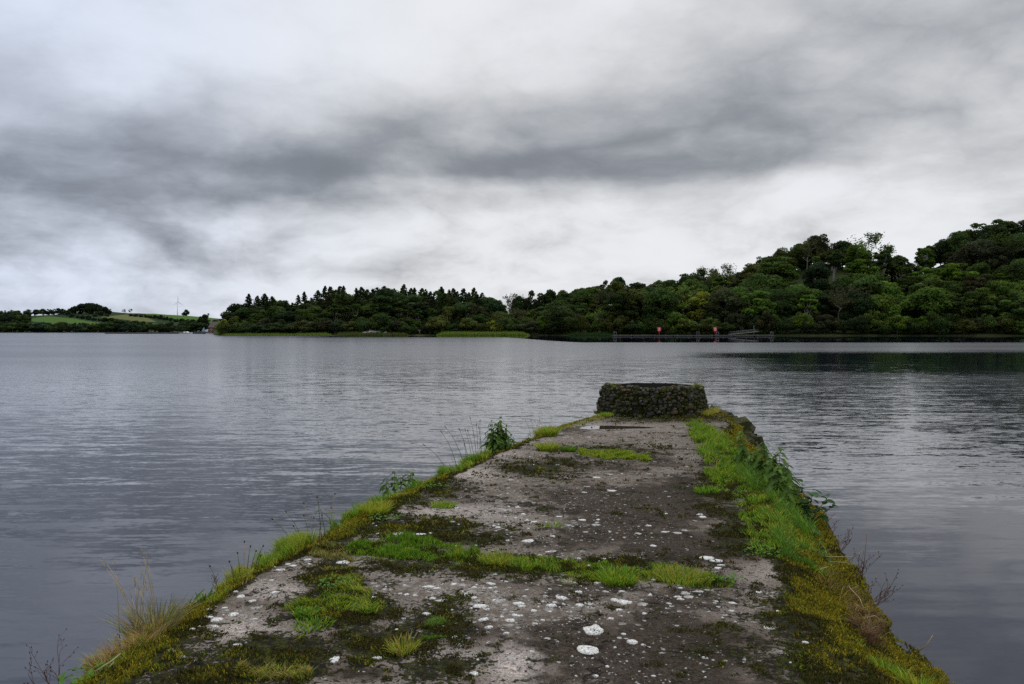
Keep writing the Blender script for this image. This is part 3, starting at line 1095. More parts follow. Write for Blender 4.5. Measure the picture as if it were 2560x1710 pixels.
patch_field('hill_meadow', 'small bright green meadow high between the trees on the right hill', 2170, 2245, 55, 92, (0.06, 0.12, 0.014))
patch_field('hill_pasture', 'sliver of green pasture on the low middle hill', 1185, 1245, 70, 92, (0.045, 0.09, 0.014), 1.5)

# ------------------------------------------------------------------ things on the far shore
M_WHITE = mat('white_paint', (0.75, 0.76, 0.78), 0.4, 0.05)
M_GREYMETAL = mat('galvanised_steel', (0.18, 0.185, 0.19), 0.55, 0.1, metal=0.3)
M_RED = mat('red_plastic', (0.62, 0.02, 0.05), 0.35, 0.08)
M_ORANGE = mat('lifebuoy_plastic', (0.75, 0.70, 0.68), 0.4, 0.05)
M_DECKW = mat('weathered_decking', (0.12, 0.115, 0.105), 0.8, 0.2)
M_DARKF = mat('dark_float', (0.03, 0.03, 0.035), 0.6, 0.2)
M_BLACK = mat('dark_steel', (0.05, 0.055, 0.06), 0.5, 0.2)


def at(dx, y, z=0.0):
    return W(dx, y, z)


# pontoon with its fittings
PX0, PX1, PY_ = 1402, 1774, 262.0
xL_, xR_ = px2u(PX0) * PY_, px2u(PX1) * PY_
t = tag(empty('pontoon', ((xL_ + xR_) / 2, PY_, 0)), 'long low floating pontoon lying before the wooded hill', 'pontoon')
Lp = xR_ - xL_
nseg = 8
for i in range(nseg):
    cx = -Lp / 2 + Lp * (i + .5) / nseg
    mb = MB()
    mb.box((0, 0, 0.37), (Lp / nseg - 0.12, 2.2, 0.10))
    link('deck_section', mb.mesh('deck_section', M_DECKW), t, (cx, 0, 0.004 * (i % 2)))
    mb = MB()
    mb.box((0, 0, 0.12), (Lp / nseg - 0.5, 1.9, 0.38))
    link('float', mb.mesh('float', M_DARKF), t, (cx, 0, 0))
mb = MB()
mb.box((0, 0, 0.07), (0.35, 0.12, 0.14))
cle = mb.mesh('cleat', M_GREYMETAL)
for i in range(14):
    link('cleat', cle, t, (-Lp / 2 + Lp * (i + 0.7) / 14.2, -1.0, 0.43))


def hoop_ladder(dx, Y, label, z=0.43):
    o = tag(empty('boarding_ladder', (px2u(dx) * Y, Y - 1.1, 0)), label, 'ladder', 'ladders on the pontoon')
    for s in (-1, 1):
        mb = MB()
        pts = [(s * 0.38, 0, -0.5), (s * 0.38, 0, z + 0.75), (s * 0.34, 0.1, z + 0.98), (s * 0.34, 0.35, z + 1.05), (s * 0.34, 0.7, z + 0.95), (s * 0.34, 0.78, z)]
        mb.tube(pts, 0.045, 6)
        link('handrail', mb.mesh('handrail', M_GREYMETAL, True), o)
    for k in range(3):
        mb = MB()
        mb.tube([(-0.36, 0, 0), (0.36, 0, 0)], 0.03, 5)
        link('rung', mb.mesh('rung', M_GREYMETAL, True), o, (0, 0, -0.2 + 0.33 * k))
    mb = MB()
    mb.tube([(-0.34, 0.35, z + 1.05), (0.34, 0.35, z + 1.05)], 0.04, 5)
    link('crossbar', mb.mesh('crossbar', M_GREYMETAL, True), o)
    return o


hoop_ladder(1409, PY_, 'hooped steel ladder at the left end of the pontoon')
hoop_ladder(1643, PY_ + 1.4, 'hooped steel ladder beside the right lifebuoy post')
hoop_ladder(1767, PY_, 'hooped steel ladder at the right end of the pontoon')


def mooring_pole(dx, Y, h, label, r=0.07, m=M_GREYMETAL):
    mb = MB()
    mb.tube([(0, 0, -2), (0, 0, h - 0.08), (0, 0, h)], [r, r, r * 0.7], 8)
    tag(link('mooring_pole', mb.mesh('mooring_pole', m, True), loc=(px2u(dx) * Y, Y, 0)), label, 'pole', 'mooring poles')


mooring_pole(1597.5, PY_ - 1.3, 1.75, 'left one of the close pair of steel poles midway along the pontoon')
mooring_pole(1602, PY_ - 1.3, 1.75, 'right one of the close pair of steel poles midway along the pontoon')
mooring_pole(1728, PY_ + 4, 3.6, 'tall thin pole behind the gangway')


def lifebuoy_post(dx, Y, tilt, label):
    o = tag(empty('lifebuoy_station', (px2u(dx) * Y, Y - 0.6, 0.42), 0), label, 'lifebuoy post', 'lifebuoy stations on the pontoon')
    mb = MB()
    mb.tube([(0, 0, 0), (0, 0, 1.35)], 0.06, 8)
    mb.box((0, 0, 0.02), (0.35, 0.35, 0.04))
    link('post', mb.mesh('post', M_RED, True), o)
    # housing: rounded box, open front holding the ring
    mb = MB()
    w0, h0, dp = 0.60, 0.70, 0.16
    ring = []
    for k in range(28):
        a = k / 28 * 2 * math.pi
        c, s = math.cos(a), math.sin(a)
        e = 0.45
        ring.append((w0 * math.copysign(abs(c) ** e, c), h0 * math.copysign(abs(s) ** e, s)))
    V = [(x, -dp, z) for x, z in ring] + [(x, dp, z) for x, z in ring] + [(x * .82, -dp - 0.03, z * .84) for x, z in ring] + [(0, dp + 0.02, 0), (0, -dp + 0.02, 0)]
    n = 28
    T = []
    for k in range(n):
        j = (k + 1) % n
        T += [(k, j, n + j), (k, n + j, n + k), (k, 2 * n + k, 2 * n + j), (k, 2 * n + j, j), (n + k, n + j, 3 * n), (2 * n + k, 3 * n + 1, 2 * n + j)]
    mb.add(V, T)
    hs = link('housing', mb.mesh('housing', M_RED), o, (0, 0, 1.95), (0, tilt, 0))
    mb = MB()
    n1, n2 = 20, 8
    V, T = [], []
    for i in range(n1):
        a = i / n1 * 2 * math.pi
        for j in range(n2):
            b = j / n2 * 2 * math.pi
            r = 0.21 + 0.08 * math.cos(b)
            V.append((r * math.cos(a), -0.2 + 0.08 * math.sin(b), r * math.sin(a) - 0.05))
    for i in range(n1):
        for j in range(n2):
            a, b = i * n2 + j, i * n2 + (j + 1) % n2
            c, d = ((i + 1) % n1) * n2 + j, ((i + 1) % n1) * n2 + (j + 1) % n2
            T += [(a, b, d), (a, d, c)]
    mb.add(V, T)
    link('lifebuoy', mb.mesh('lifebuoy', M_ORANGE, True), hs)
    mb = MB()
    mb.box((0, -0.185, 0.40), (0.78, 0.012, 0.10))
    mb.box((0, -0.185, -0.46), (0.5, 0.012, 0.10))
    link('notice', mb.mesh('notice', M_WHITE), hs)


lifebuoy_post(1510, PY_, 0.0, 'red lifebuoy housing on a post, on the left half of the pontoon')
lifebuoy_post(1638, PY_, -0.12, 'tilted red lifebuoy housing on a post, right of the pontoon\'s middle')

# gangway from the bank down to the pontoon
g0, g1 = np.array([px2u(1672) * 264, 264.3, 0.55]), np.array([px2u(1738) * 267, 267.5, 1.5])
t = tag(empty('gangway', tuple(g0)), 'sloping steel gangway between the bank and the pontoon', 'gangway')
v = g1 - g0
mb = MB()
nrm = np.array([-v[1], v[0], 0]) / math.hypot(v[0], v[1]) * 0.75
mb.add([-nrm, nrm, v - nrm, v + nrm, -nrm + (0, 0, .14), nrm + (0, 0, .14), v - nrm + (0, 0, .14), v + nrm + (0, 0, .14)],
       [(0, 2, 1), (1, 2, 3), (4, 5, 6), (5, 7, 6), (0, 4, 2), (2, 4, 6), (1, 3, 5), (3, 7, 5), (0, 1, 4), (1, 5, 4), (2, 6, 3), (3, 6, 7)])
link('walkway', mb.mesh('walkway', M_BLACK), t)
for s in (-1, 1):
    mb = MB()
    for h in (0.45, 0.9):
        mb.tube([nrm * s + (0, 0, h), v + nrm * s + (0, 0, h)], 0.035, 5)
    link('handrail', mb.mesh('handrail', M_BLACK, True), t)
    for k in range(7):
        mb = MB()
        mb.tube([(0, 0, 0), (0, 0, 0.9)], 0.03, 5)
        link('rail_post', mb.mesh('rail_post', M_BLACK, True), t, tuple(v * (k + .5) / 7 + nrm * s + (0, 0, 0.1)))

# white rubble on the reedy mound
rng = np.random.default_rng(4)
rub = mat('pale_rubble', (0.34, 0.33, 0.31), 0.9, 0.3, 2)
RM = []


def rock_mesh(name, seed, m, sub=2):
    rg = np.random.default_rng(seed)
    n = sub + 1
    V, T = [], []
    idx = {}
    def vid(p):
        k = tuple(np.round(p, 4))
        if k not in idx:
            idx[k] = len(V)
            V.append(np.array(p, float))
        return idx[k]
    g = np.linspace(-1, 1, n)
    for ax in range(3):
        for sg in (-1, 1):
            for i in range(sub):
                for j in range(sub):
                    q = []
                    for (u_, v_) in ((i, j), (i + 1, j), (i + 1, j + 1), (i, j + 1)):
                        p = [0, 0, 0]
                        p[ax] = sg
                        p[(ax + 1) % 3] = g[u_]
                        p[(ax + 2) % 3] = g[v_]
                        q.append(vid(p))
                    if sg < 0:
                        q = q[::-1]
                    T += [(q[0], q[1], q[2]), (q[0], q[2], q[3])]
    V = np.array(V)
    L2 = np.linalg.norm(V, axis=1)[:, None]
    V = V / L2 ** 0.72
    V *= 1 + rg.uniform(-0.2, 0.17, (len(V), 1))
    V += rg.uniform(-0.09, 0.09, V.shape)
    V /= np.abs(V).max(axis=0)
    return tmesh(name, V, T, m)


rocks = [rock_mesh('rubble_stone', s, rub) for s in range(5)]
for i in range(34):
    dx = 832 + 54 * (i / 33) + rng.uniform(-3, 3)
    d = rng.uniform(-0.5, 3.5)
    Y = float(shoreY(dx)) + d - 1.5
    s = rng.uniform(0.35, 0.8)
    hgt = 0.9 + 1.0 * math.exp(-((dx - 855) / 20) ** 2) * (d + 1) / 4
    o = link('rubble_stone', rocks[i % 5], None, (px2u(dx) * Y, Y, hgt), (rng.uniform(-.3, .3), rng.uniform(-.3, .3), rng.uniform(0, 6)), (s * 1.2, s * 0.9, s * 0.5))
    tag(o, 'pale broken stone in the rubble heap among the shore reeds', 'stone', 'pale stones in the rubble heap')
mb = MB()      # the mound they lie on
V, T = [(0, 0, 1.25)], []
for k in range(24):
    a = k / 24 * 2 * math.pi
    for r_, z_ in ((0.5, 1.0), (1.0, -0.2)):
        V.append((8.5 * r_ * math.cos(a) * (1 + 0.1 * math.sin(3 * a)), 3.2 * r_ * math.sin(a), z_ + 0.1 * math.sin(5 * a)))
for k in range(24):
    a, b = 1 + 2 * k, 1 + 2 * ((k + 1) % 24)
    T += [(0, a, b), (a, a + 1, b + 1), (a, b + 1, b)]
mb.add(V, T)
Yc = float(shoreY(850)) + 0.5
tag(link('earth_mound', mb.mesh('earth_mound', ground_material('mound_earth', (0.05, 0.07, 0.015), (0.09, 0.10, 0.03), (0.10, 0.09, 0.05), 0.6), True), loc=(px2u(850) * Yc, Yc, 0)),
    'low earth mound under the pale rubble at the shore', 'mound', kind='structure')

# wind turbine
d_ = farD(407, 722.5) + 60
Yt = 576 + d_
hub_z = EYE + (HZ - 692 * 1.0907) / F * Yt
gz = float(farZ(407, 299)) - 4
t = tag(empty('wind_turbine', (px2u(407) * Yt, Yt, gz)), 'white wind turbine standing on the far ridge beyond the green field', 'wind turbine')
mb = MB()
mb.tube([(0, 0, 0), (0, 0, (hub_z - gz) * 0.5), (0, 0, hub_z - gz)], [0.55, 0.42, 0.3], 12)
link('tower', mb.mesh('tower', M_WHITE, True), t)
mb = MB()
mb.tube([(0, -1.2, 0), (0, -0.6, 0), (0, 1.8, 0), (0, 2.2, 0)], [0.3, 0.6, 0.6, 0.35], 8)
link('nacelle', mb.mesh('nacelle', M_WHITE, True), t, (0, 0, hub_z - gz))
for a in (90, 210, 330):
    a = rad(a + 2)
    mb = MB()
    ca, sa = math.cos(a), math.sin(a)
    R_ = 9.0 if sa < 0.5 else 5.0
    R_ = 8.0
    pts = [(ca * r_ * 0.35 if False else ca * r_, -1.2, sa * r_) for r_ in (0.2, 1.6, 4.5, R_)]
    mb.tube(pts, [0.2, 0.36, 0.24, 0.05], 6)
    link('blade', mb.mesh('blade', M_WHITE, True), t, (0, 0, hub_z - gz), (0, 0, rad(62)))

# long jetty on the left with boats
YJ = 418.0
jx0, jx1 = px2u(242) * YJ, px2u(470) * YJ
t = tag(empty('long_jetty', (jx0, YJ, 0)), 'long thin dark jetty reaching left from the boats', 'jetty')
n = 9
for i in range(n):
    mb = MB()
    sl = (jx1 - jx0) / n
    mb.box((sl / 2, 0, 0.42), (sl - 0.08, 2.4, 0.16))
    link('deck_section', mb.mesh('deck_section', M_DECKW), t, (sl * i, 0, 0))
    mb = MB()
    mb.box((sl / 2, 0, 0.13), (sl - 0.5, 2.2, 0.40))
    link('float', mb.mesh('float', M_DARKF), t, (sl * i, 0, 0))
mb = MB()
YQ = 410.0
t = tag(empty('quay', (px2u(463) * YQ, YQ, 0)), 'short dark quay with piles beside the moored boats', 'quay')
mb.box((0, 0, 0.95), (px2u(477) * YQ - px2u(450) * YQ, 5, 0.3))
link('deck', mb.mesh('deck', M_BLACK), t)
for k in range(5):
    mb = MB()
    mb.tube([(0, 0, -2), (0, 0, 1.3)], 0.16, 6)
    link('pile', mb.mesh('pile', M_BLACK, True), t, (-2.7 + 1.35 * k, -2.3, 0))
tag(empty_ := empty('_', (0, 0, 0)))
bpy.data.objects.remove(empty_)


def boat(name, dx, Y, L_, Wd, H, label, cabin=True, rz=0.0, m=M_WHITE):
    o = tag(empty(name, (px2u(dx) * Y, Y, 0), rz), label, 'boat', 'boats moored at the far quay')
    xs_ = np.linspace(-1, 1, 13)
    V, T = [], []
    for x in xs_:
        wv = Wd / 2 * (1 - max(0, (x + 0.1) / 1.1) ** 2.2) * (0.85 if x < -0.9 else 1)
        sh = H * (0.85 + 0.35 * max(0, x) ** 2)
        V += [(x * L_ / 2, -wv, sh), (x * L_ / 2 * 0.97, -wv * 0.75, 0.0), (x * L_ / 2 * 0.9, 0, -0.25), (x * L_ / 2 * 0.97, wv * 0.75, 0.0), (x * L_ / 2, wv, sh)]
    for i in range(12):
        for j in range(4):
            a, b, c, d = i * 5 + j, i * 5 + j + 1, (i + 1) * 5 + j, (i + 1) * 5 + j + 1
            T += [(a, c, d), (a, d, b)]
        T += [(i * 5, i * 5 + 4, (i + 1) * 5 + 4), (i * 5, (i + 1) * 5 + 4, (i + 1) * 5)]
    T += [(0, 1, 4), (1, 3, 4), (1, 2, 3)]
    mb = MB()
    mb.add(V, T)
    link('hull', mb.mesh('hull', m), o)
    if cabin:
        mb = MB()
        l, w2, h = L_ * 0.17, Wd * 0.33, H * 0.75
        V = [(-l, -w2, 0), (l * 1.3, -w2, 0), (l * 1.3, w2, 0), (-l, w2, 0), (-l * .8, -w2 * .8, h), (l * .6, -w2 * .8, h), (l * .6, w2 * .8, h), (-l * .8, w2 * .8, h)]
        T = [(0, 1, 5), (0, 5, 4), (1, 2, 6), (1, 6, 5), (2, 3, 7), (2, 7, 6), (3, 0, 4), (3, 4, 7), (4, 5, 6), (4, 6, 7)]
        mb.add(V, T)
        link('cabin', mb.mesh('cabin', m), o, (-L_ * 0.02, 0, H * 0.88))
        mb = MB()
        mb.box((0, -w2 * 0.93, h * 0.5), (l * 1.1, 0.06, h * 0.4))
        link('window', mb.mesh('window', M_BLACK), o, (-L_ * 0.02, 0, H * 0.88))
    return o


boat('motor_boat', 427, 412, 6.6, 2.2, 0.75, 'white cabin boat moored at the end of the long jetty')
boat('open_boat', 486, 405, 5.2, 1.8, 0.55, 'white open boat below the brick house', cabin=False)
# small sailing craft: blue hull stood on end with its cover, and a folded white one
M_BLUE = mat('blue_canvas', (0.28, 0.42, 0.60), 0.7, 0.15)
t = tag(empty('furled_sail', (px2u(465) * 410, 411, 1.1)), 'pale blue furled sail standing on the dark quay', 'sail')
mb = MB()
mb.add([(-1.1, 0, 0.1), (0.25, 0.15, 0.0), (0.45, 0, 2.0), (0.1, -0.1, 2.2), (-0.5, -0.25, 1.2), (0.3, 0.25, 1.0)], [(0, 1, 4), (1, 2, 3), (1, 3, 4), (0, 5, 1), (0, 4, 5), (4, 3, 5), (3, 2, 5), (1, 5, 2)])
link('canvas', mb.mesh('canvas', M_BLUE), t)
mb = MB()
mb.tube([(0.5, 0, 0), (0.5, 0, 2.4)], 0.05, 5)
link('mast', mb.mesh('mast', M_BLACK, True), t)
boat('dinghy', 471.5, 412, 2.6, 1.0, 1.4, 'small white dinghy on the quay right of the blue sail', cabin=False).location.z = 0.9
mooring_pole(487, 414, 7.4, 'tall bare mast beside the brick house', 0.06, M_GREYMETAL)

# brick house behind the peninsula tip
M_BRICK = mat('red_brick', (0.20, 0.075, 0.05), 0.9, 0.2, 3)
M_SLATE = mat('dark_slate', (0.045, 0.03, 0.032), 0.8, 0.2, 3)
M_GLASS = mat('window_glass', (0.03, 0.035, 0.04), 0.15, 0.1)


def house(dx, Y, wd, dp, hw, hr, label, wall, roof, rz=0.0, win=3):
    o = tag(empty('house', (px2u(dx) * Y, Y, 0.3), rz), label, 'house')
    mb = MB()
    mb.box((0, 0, hw / 2), (wd, dp, hw))
    mb.add([(-wd / 2, -dp / 2, hw), (-wd / 2, dp / 2, hw), (-wd / 2, 0, hw + hr), (wd / 2, -dp / 2, hw), (wd / 2, dp / 2, hw), (wd / 2, 0, hw + hr)], [(0, 2, 1), (3, 4, 5)])
    link('wall', mb.mesh('wall', wall), o)
    mb = MB()
    a, b = wd / 2 + 0.25, dp / 2 + 0.3
    k = hr / (dp / 2)
    for s in (-1, 1):
        V = [(-a, s * b, hw - 0.3 * k + 0.03), (a, s * b, hw - 0.3 * k + 0.03), (a, 0, hw + hr + 0.03), (-a, 0, hw + hr + 0.03)]
        V += [(x, y, z + 0.14) for x, y, z in V]
        T = [(0, 1, 2), (0, 2, 3), (4, 6, 5), (4, 7, 6), (0, 5, 1), (0, 4, 5), (1, 6, 2), (1, 5, 6), (3, 7, 4), (3, 4, 0)]
        mb.add(V, T)
    link('roof', mb.mesh('roof', roof), o)
    for i in range(win):
        mb = MB()
        mb.box((0, 0, 0), (0.9, 0.08, 1.1))
        f = link('window', mb.mesh('window', M_WHITE), o, (-wd / 2 + wd * (i + .5) / win, -dp / 2 - 0.02, hw * 0.55))
        mb = MB()
        mb.box((0, -0.05, 0), (0.74, 0.03, 0.94))
        link('pane', mb.mesh('pane', M_GLASS), f)
    return o


mb = MB()
V = [(0, 0, 0.5)]
for k in range(20):
    a = k / 20 * 2 * math.pi
    V += [(26 * math.cos(a), 30 * math.sin(a), -0.5)]
mb.add(V, [(0, 1 + k, 1 + (k + 1) % 20) for k in range(20)])
tag(link('boatyard_ground', mb.mesh('boatyard_ground', M_FLOOR), loc=(px2u(520) * 445, 452, 0)), 'low ground of the boatyard behind the peninsula', 'ground', kind='structure')
house(500, 440, 7, 9, 3.1, 3.0, 'red brick house with steep dark roof beside the peninsula spruces', M_BRICK, M_SLATE)
house(456, 592, 5, 5, 3.2, 1.6, 'small white cottage with pale blue roof among the far trees', M_WHITE, mat('pale_roof', (0.35, 0.42, 0.52), 0.5), win=2)
# posts standing in the reeds
for dx in (880, 892, 1090):
    Y = float(shoreY(dx)) - 9
    mb = MB()
    mb.tube([(0, 0, -1), (0, 0, 0.9)], 0.08, 6)
    tag(link('wooden_post', mb.mesh('wooden_post', M_BLACK, True), loc=(px2u(dx) * Y, Y, 0)),
        {880: 'dark wooden post in the water right of the white rubble', 892: 'thin dark post farther right of the white rubble', 1090: 'dark post before the bright reedbed'}[dx], 'post', 'posts in the shallows')

# ================================================================== the jetty
EL = [W(x, y) for x, y in ((150, 1568), (240, 1500), (400, 1392), (500, 1334), (600, 1287), (700, 1235), (850, 1150), (960, 1100), (1110, 1040), (1200, 1005), (1290, 966), (1355, 952))]
EL = [(-2.15, -12.0), (-2.1, 2.0)] + EL + [(1.68, 15.6), (1.95, 16.8), (2.5, 17.9)]
ER = [W(x, y, DECK - 0.2) for x, y in ((2180, 1568), (2110, 1508), (2052, 1470), (2040, 1432), (1985, 1345), (1915, 1262), (1865, 1165), (1790, 1090), (1720, 1030))]
ER = [(2.35, -12.0), (2.3, 2.0)] + ER + [W(1700, 1010, DECK - 0.1), (4.05, 14.4), (4.2, 16.0), (4.3, 17.9)]
ELx, ELy = np.array([p[0] for p in EL]), np.array([p[1] for p in EL])
ERx, ERy = np.array([p[0] for p in ER]), np.array([p[1] for p in ER])
for a_ in (ELy, ERy):
    assert (np.diff(a_) > 0).all(), a_


def edgeL(Y):
    return np.interp(Y, ELy, ELx) + (fbm(Y * 2.3, Y * 0 + 3.1, 5) - 0.5) * 0.16


def edgeR(Y):
    return np.interp(Y, ERy, ERx) + (fbm(Y * 2.1, Y * 0 + 9.1, 6) - 0.5) * 0.22


def jointA(X):
    (x0, y0), (x1, y1) = W(700, 1252), W(1690, 1337)
    return y0 + (X - x0) * (y1 - y0) / (x1 - x0)


def jointB(X):
    (x0, y0), (x1, y1) = W(1240, 1031), W(1495, 1051)
    return y0 + (X - x0) * (y1 - y0) / (x1 - x0) * 0.8


PUD_X, PUD_Y = W(1410, 979)
PUD_Z = DECK - 0.01


def topZ(X, Y):
    """height of the jetty's surface"""
    X, Y = np.asarray(X, float), np.asarray(Y, float)
    eL, eR = X - edgeL(Y), edgeR(Y) - X
    wr = np.interp(Y, [0, 5, 8, 12, 14], [0.75, 0.70, 0.5, 0.35, 0.3])
    dr = np.interp(Y, [0, 8, 11, 13], [0.22, 0.2, 0.15, 0.10])
    z = DECK + (fbm(X * 0.9, Y * 0.9, 1) - 0.5) * 0.05 + (fbm(X * 5, Y * 5, 2) - 0.5) * 0.022 + (fbm(X * 17, Y * 17, 3) - 0.5) * 0.008
    pd = np.exp(-((X - PUD_X) / 0.75) ** 4 - ((Y - PUD_Y) / 0.45) ** 4)
    z = z * (1 - pd) + PUD_Z * pd
    z = z - dr * sstep(-eR, -wr, 0.0) - 0.07 * sstep(-eL, -0.22, 0.0)
    return z


# where stains, moss and lichen lie; regions read off the photograph, laid on the surface
def reg(dx, dy, lst):
    t = np.zeros_like(dx)
    for x, y, rx_, ry_, a in lst:
        q = ((dx - x) / rx_) ** 2 + ((dy - y) / ry_) ** 2
        t = np.maximum(t, a * np.exp(-q * 0.9)) if a > 0 else t + a * np.exp(-q * 0.9)
    return np.clip(t, 0, 1)


R_DARK = [(1450, 1170, 260, 55, .9), (1600, 1260, 200, 50, .9), (1350, 1230, 160, 40, .7), (1450, 1060, 200, 25, .5), (1560, 1130, 160, 50, .7), (1300, 1350, 160, 35, .7),
          (1500, 1480, 330, 60, .95), (1650, 1540, 300, 60, .8), (1250, 1545, 130, 50, .7), (440, 1360, 110, 22, .95), (600, 1385, 60, 14, .8), (420, 1430, 120, 25, .9),
          (600, 1480, 150, 30, .8), (1060, 1460, 130, 40, .6), (300, 1490, 100, 30, .9), (1820, 1420, 80, 40, .5), (1290, 985, 90, 10, .8), (1540, 1380, 180, 30, .5), (820, 1545, 200, 25, .5),
          (1050, 1150, 90, 12, .7), (1250, 1065, 80, 12, .5), (1650, 1010, 60, 30, .6), (1640, 1090, 60, 40, .7)]
R_LICH = [(1000, 1360, 160, 35, 1.), (1180, 1400, 180, 50, .9), (940, 1250, 130, 30, .6), (1150, 1200, 150, 60, .75), (1280, 1290, 160, 22, 1.), (1300, 1400, 160, 40, .8), (700, 1310, 110, 20, .8),
          (560, 1400, 90, 25, .6), (1500, 1350, 220, 40, .6), (1150, 1060, 90, 20, .7), (1240, 1000, 80, 12, .6), (860, 1200, 70, 25, .6), (480, 1440, 60, 25, .9), (1340, 1150, 100, 40, .4),
          (1750, 1380, 120, 40, .45), (1000, 1480, 150, 60, .5), (1450, 1520, 250, 60, .22), (1350, 1210, 120, 30, .5), (1180, 1520, 70, 40, .5), (1440, 1050, 120, 20, .3)]
R_MOSS = [(1000, 1120, 80, 22, .7), (900, 1140, 90, 25, .8), (950, 1210, 170, 26, .75), (1050, 1235, 170, 20, .7), (1230, 1075, 110, 20, .6), (1290, 1060, 50, 12, .6), (860, 1260, 180, 18, .6),
          (760, 1330, 70, 45, .9), (770, 1400, 130, 40, .9), (640, 1510, 160, 45, .95), (880, 1480, 150, 45, .8), (1010, 1430, 70, 40, .85), (480, 1560, 180, 40, .8), (330, 1520, 140, 40, .85),
          (1180, 1300, 500, 22, .7), (1650, 1120, 70, 50, .6), (1700, 1230, 60, 60, .6), (1840, 1420, 90, 80, .8), (1900, 1520, 120, 60, .9), (1000, 1540, 120, 40, .6), (430, 1460, 90, 30, .6), (1260, 1170, 60, 12, .35),
          (1400, 1030, 160, 10, .4), (1570, 960, 220, 10, .5), (230, 1520, 120, 60, .9), (1720, 1490, 160, 50, .35)]
R_PALE = [(1180, 1530, 70, 45, 1.), (520, 1450, 120, 30, .8), (640, 1360, 90, 18, .9), (980, 1180, 220, 24, .7), (1090, 1085, 60, 14, .9), (1400, 1330, 120, 16, .8), (1850, 1310, 120, 22, .7),
          (1010, 1520, 120, 30, .7), (760, 1220, 120, 10, .7), (900, 1300, 200, 20, .6), (1100, 1040, 80, 10, .7), (1350, 980, 100, 9, .4), (1800, 1510, 60, 30, .5)]


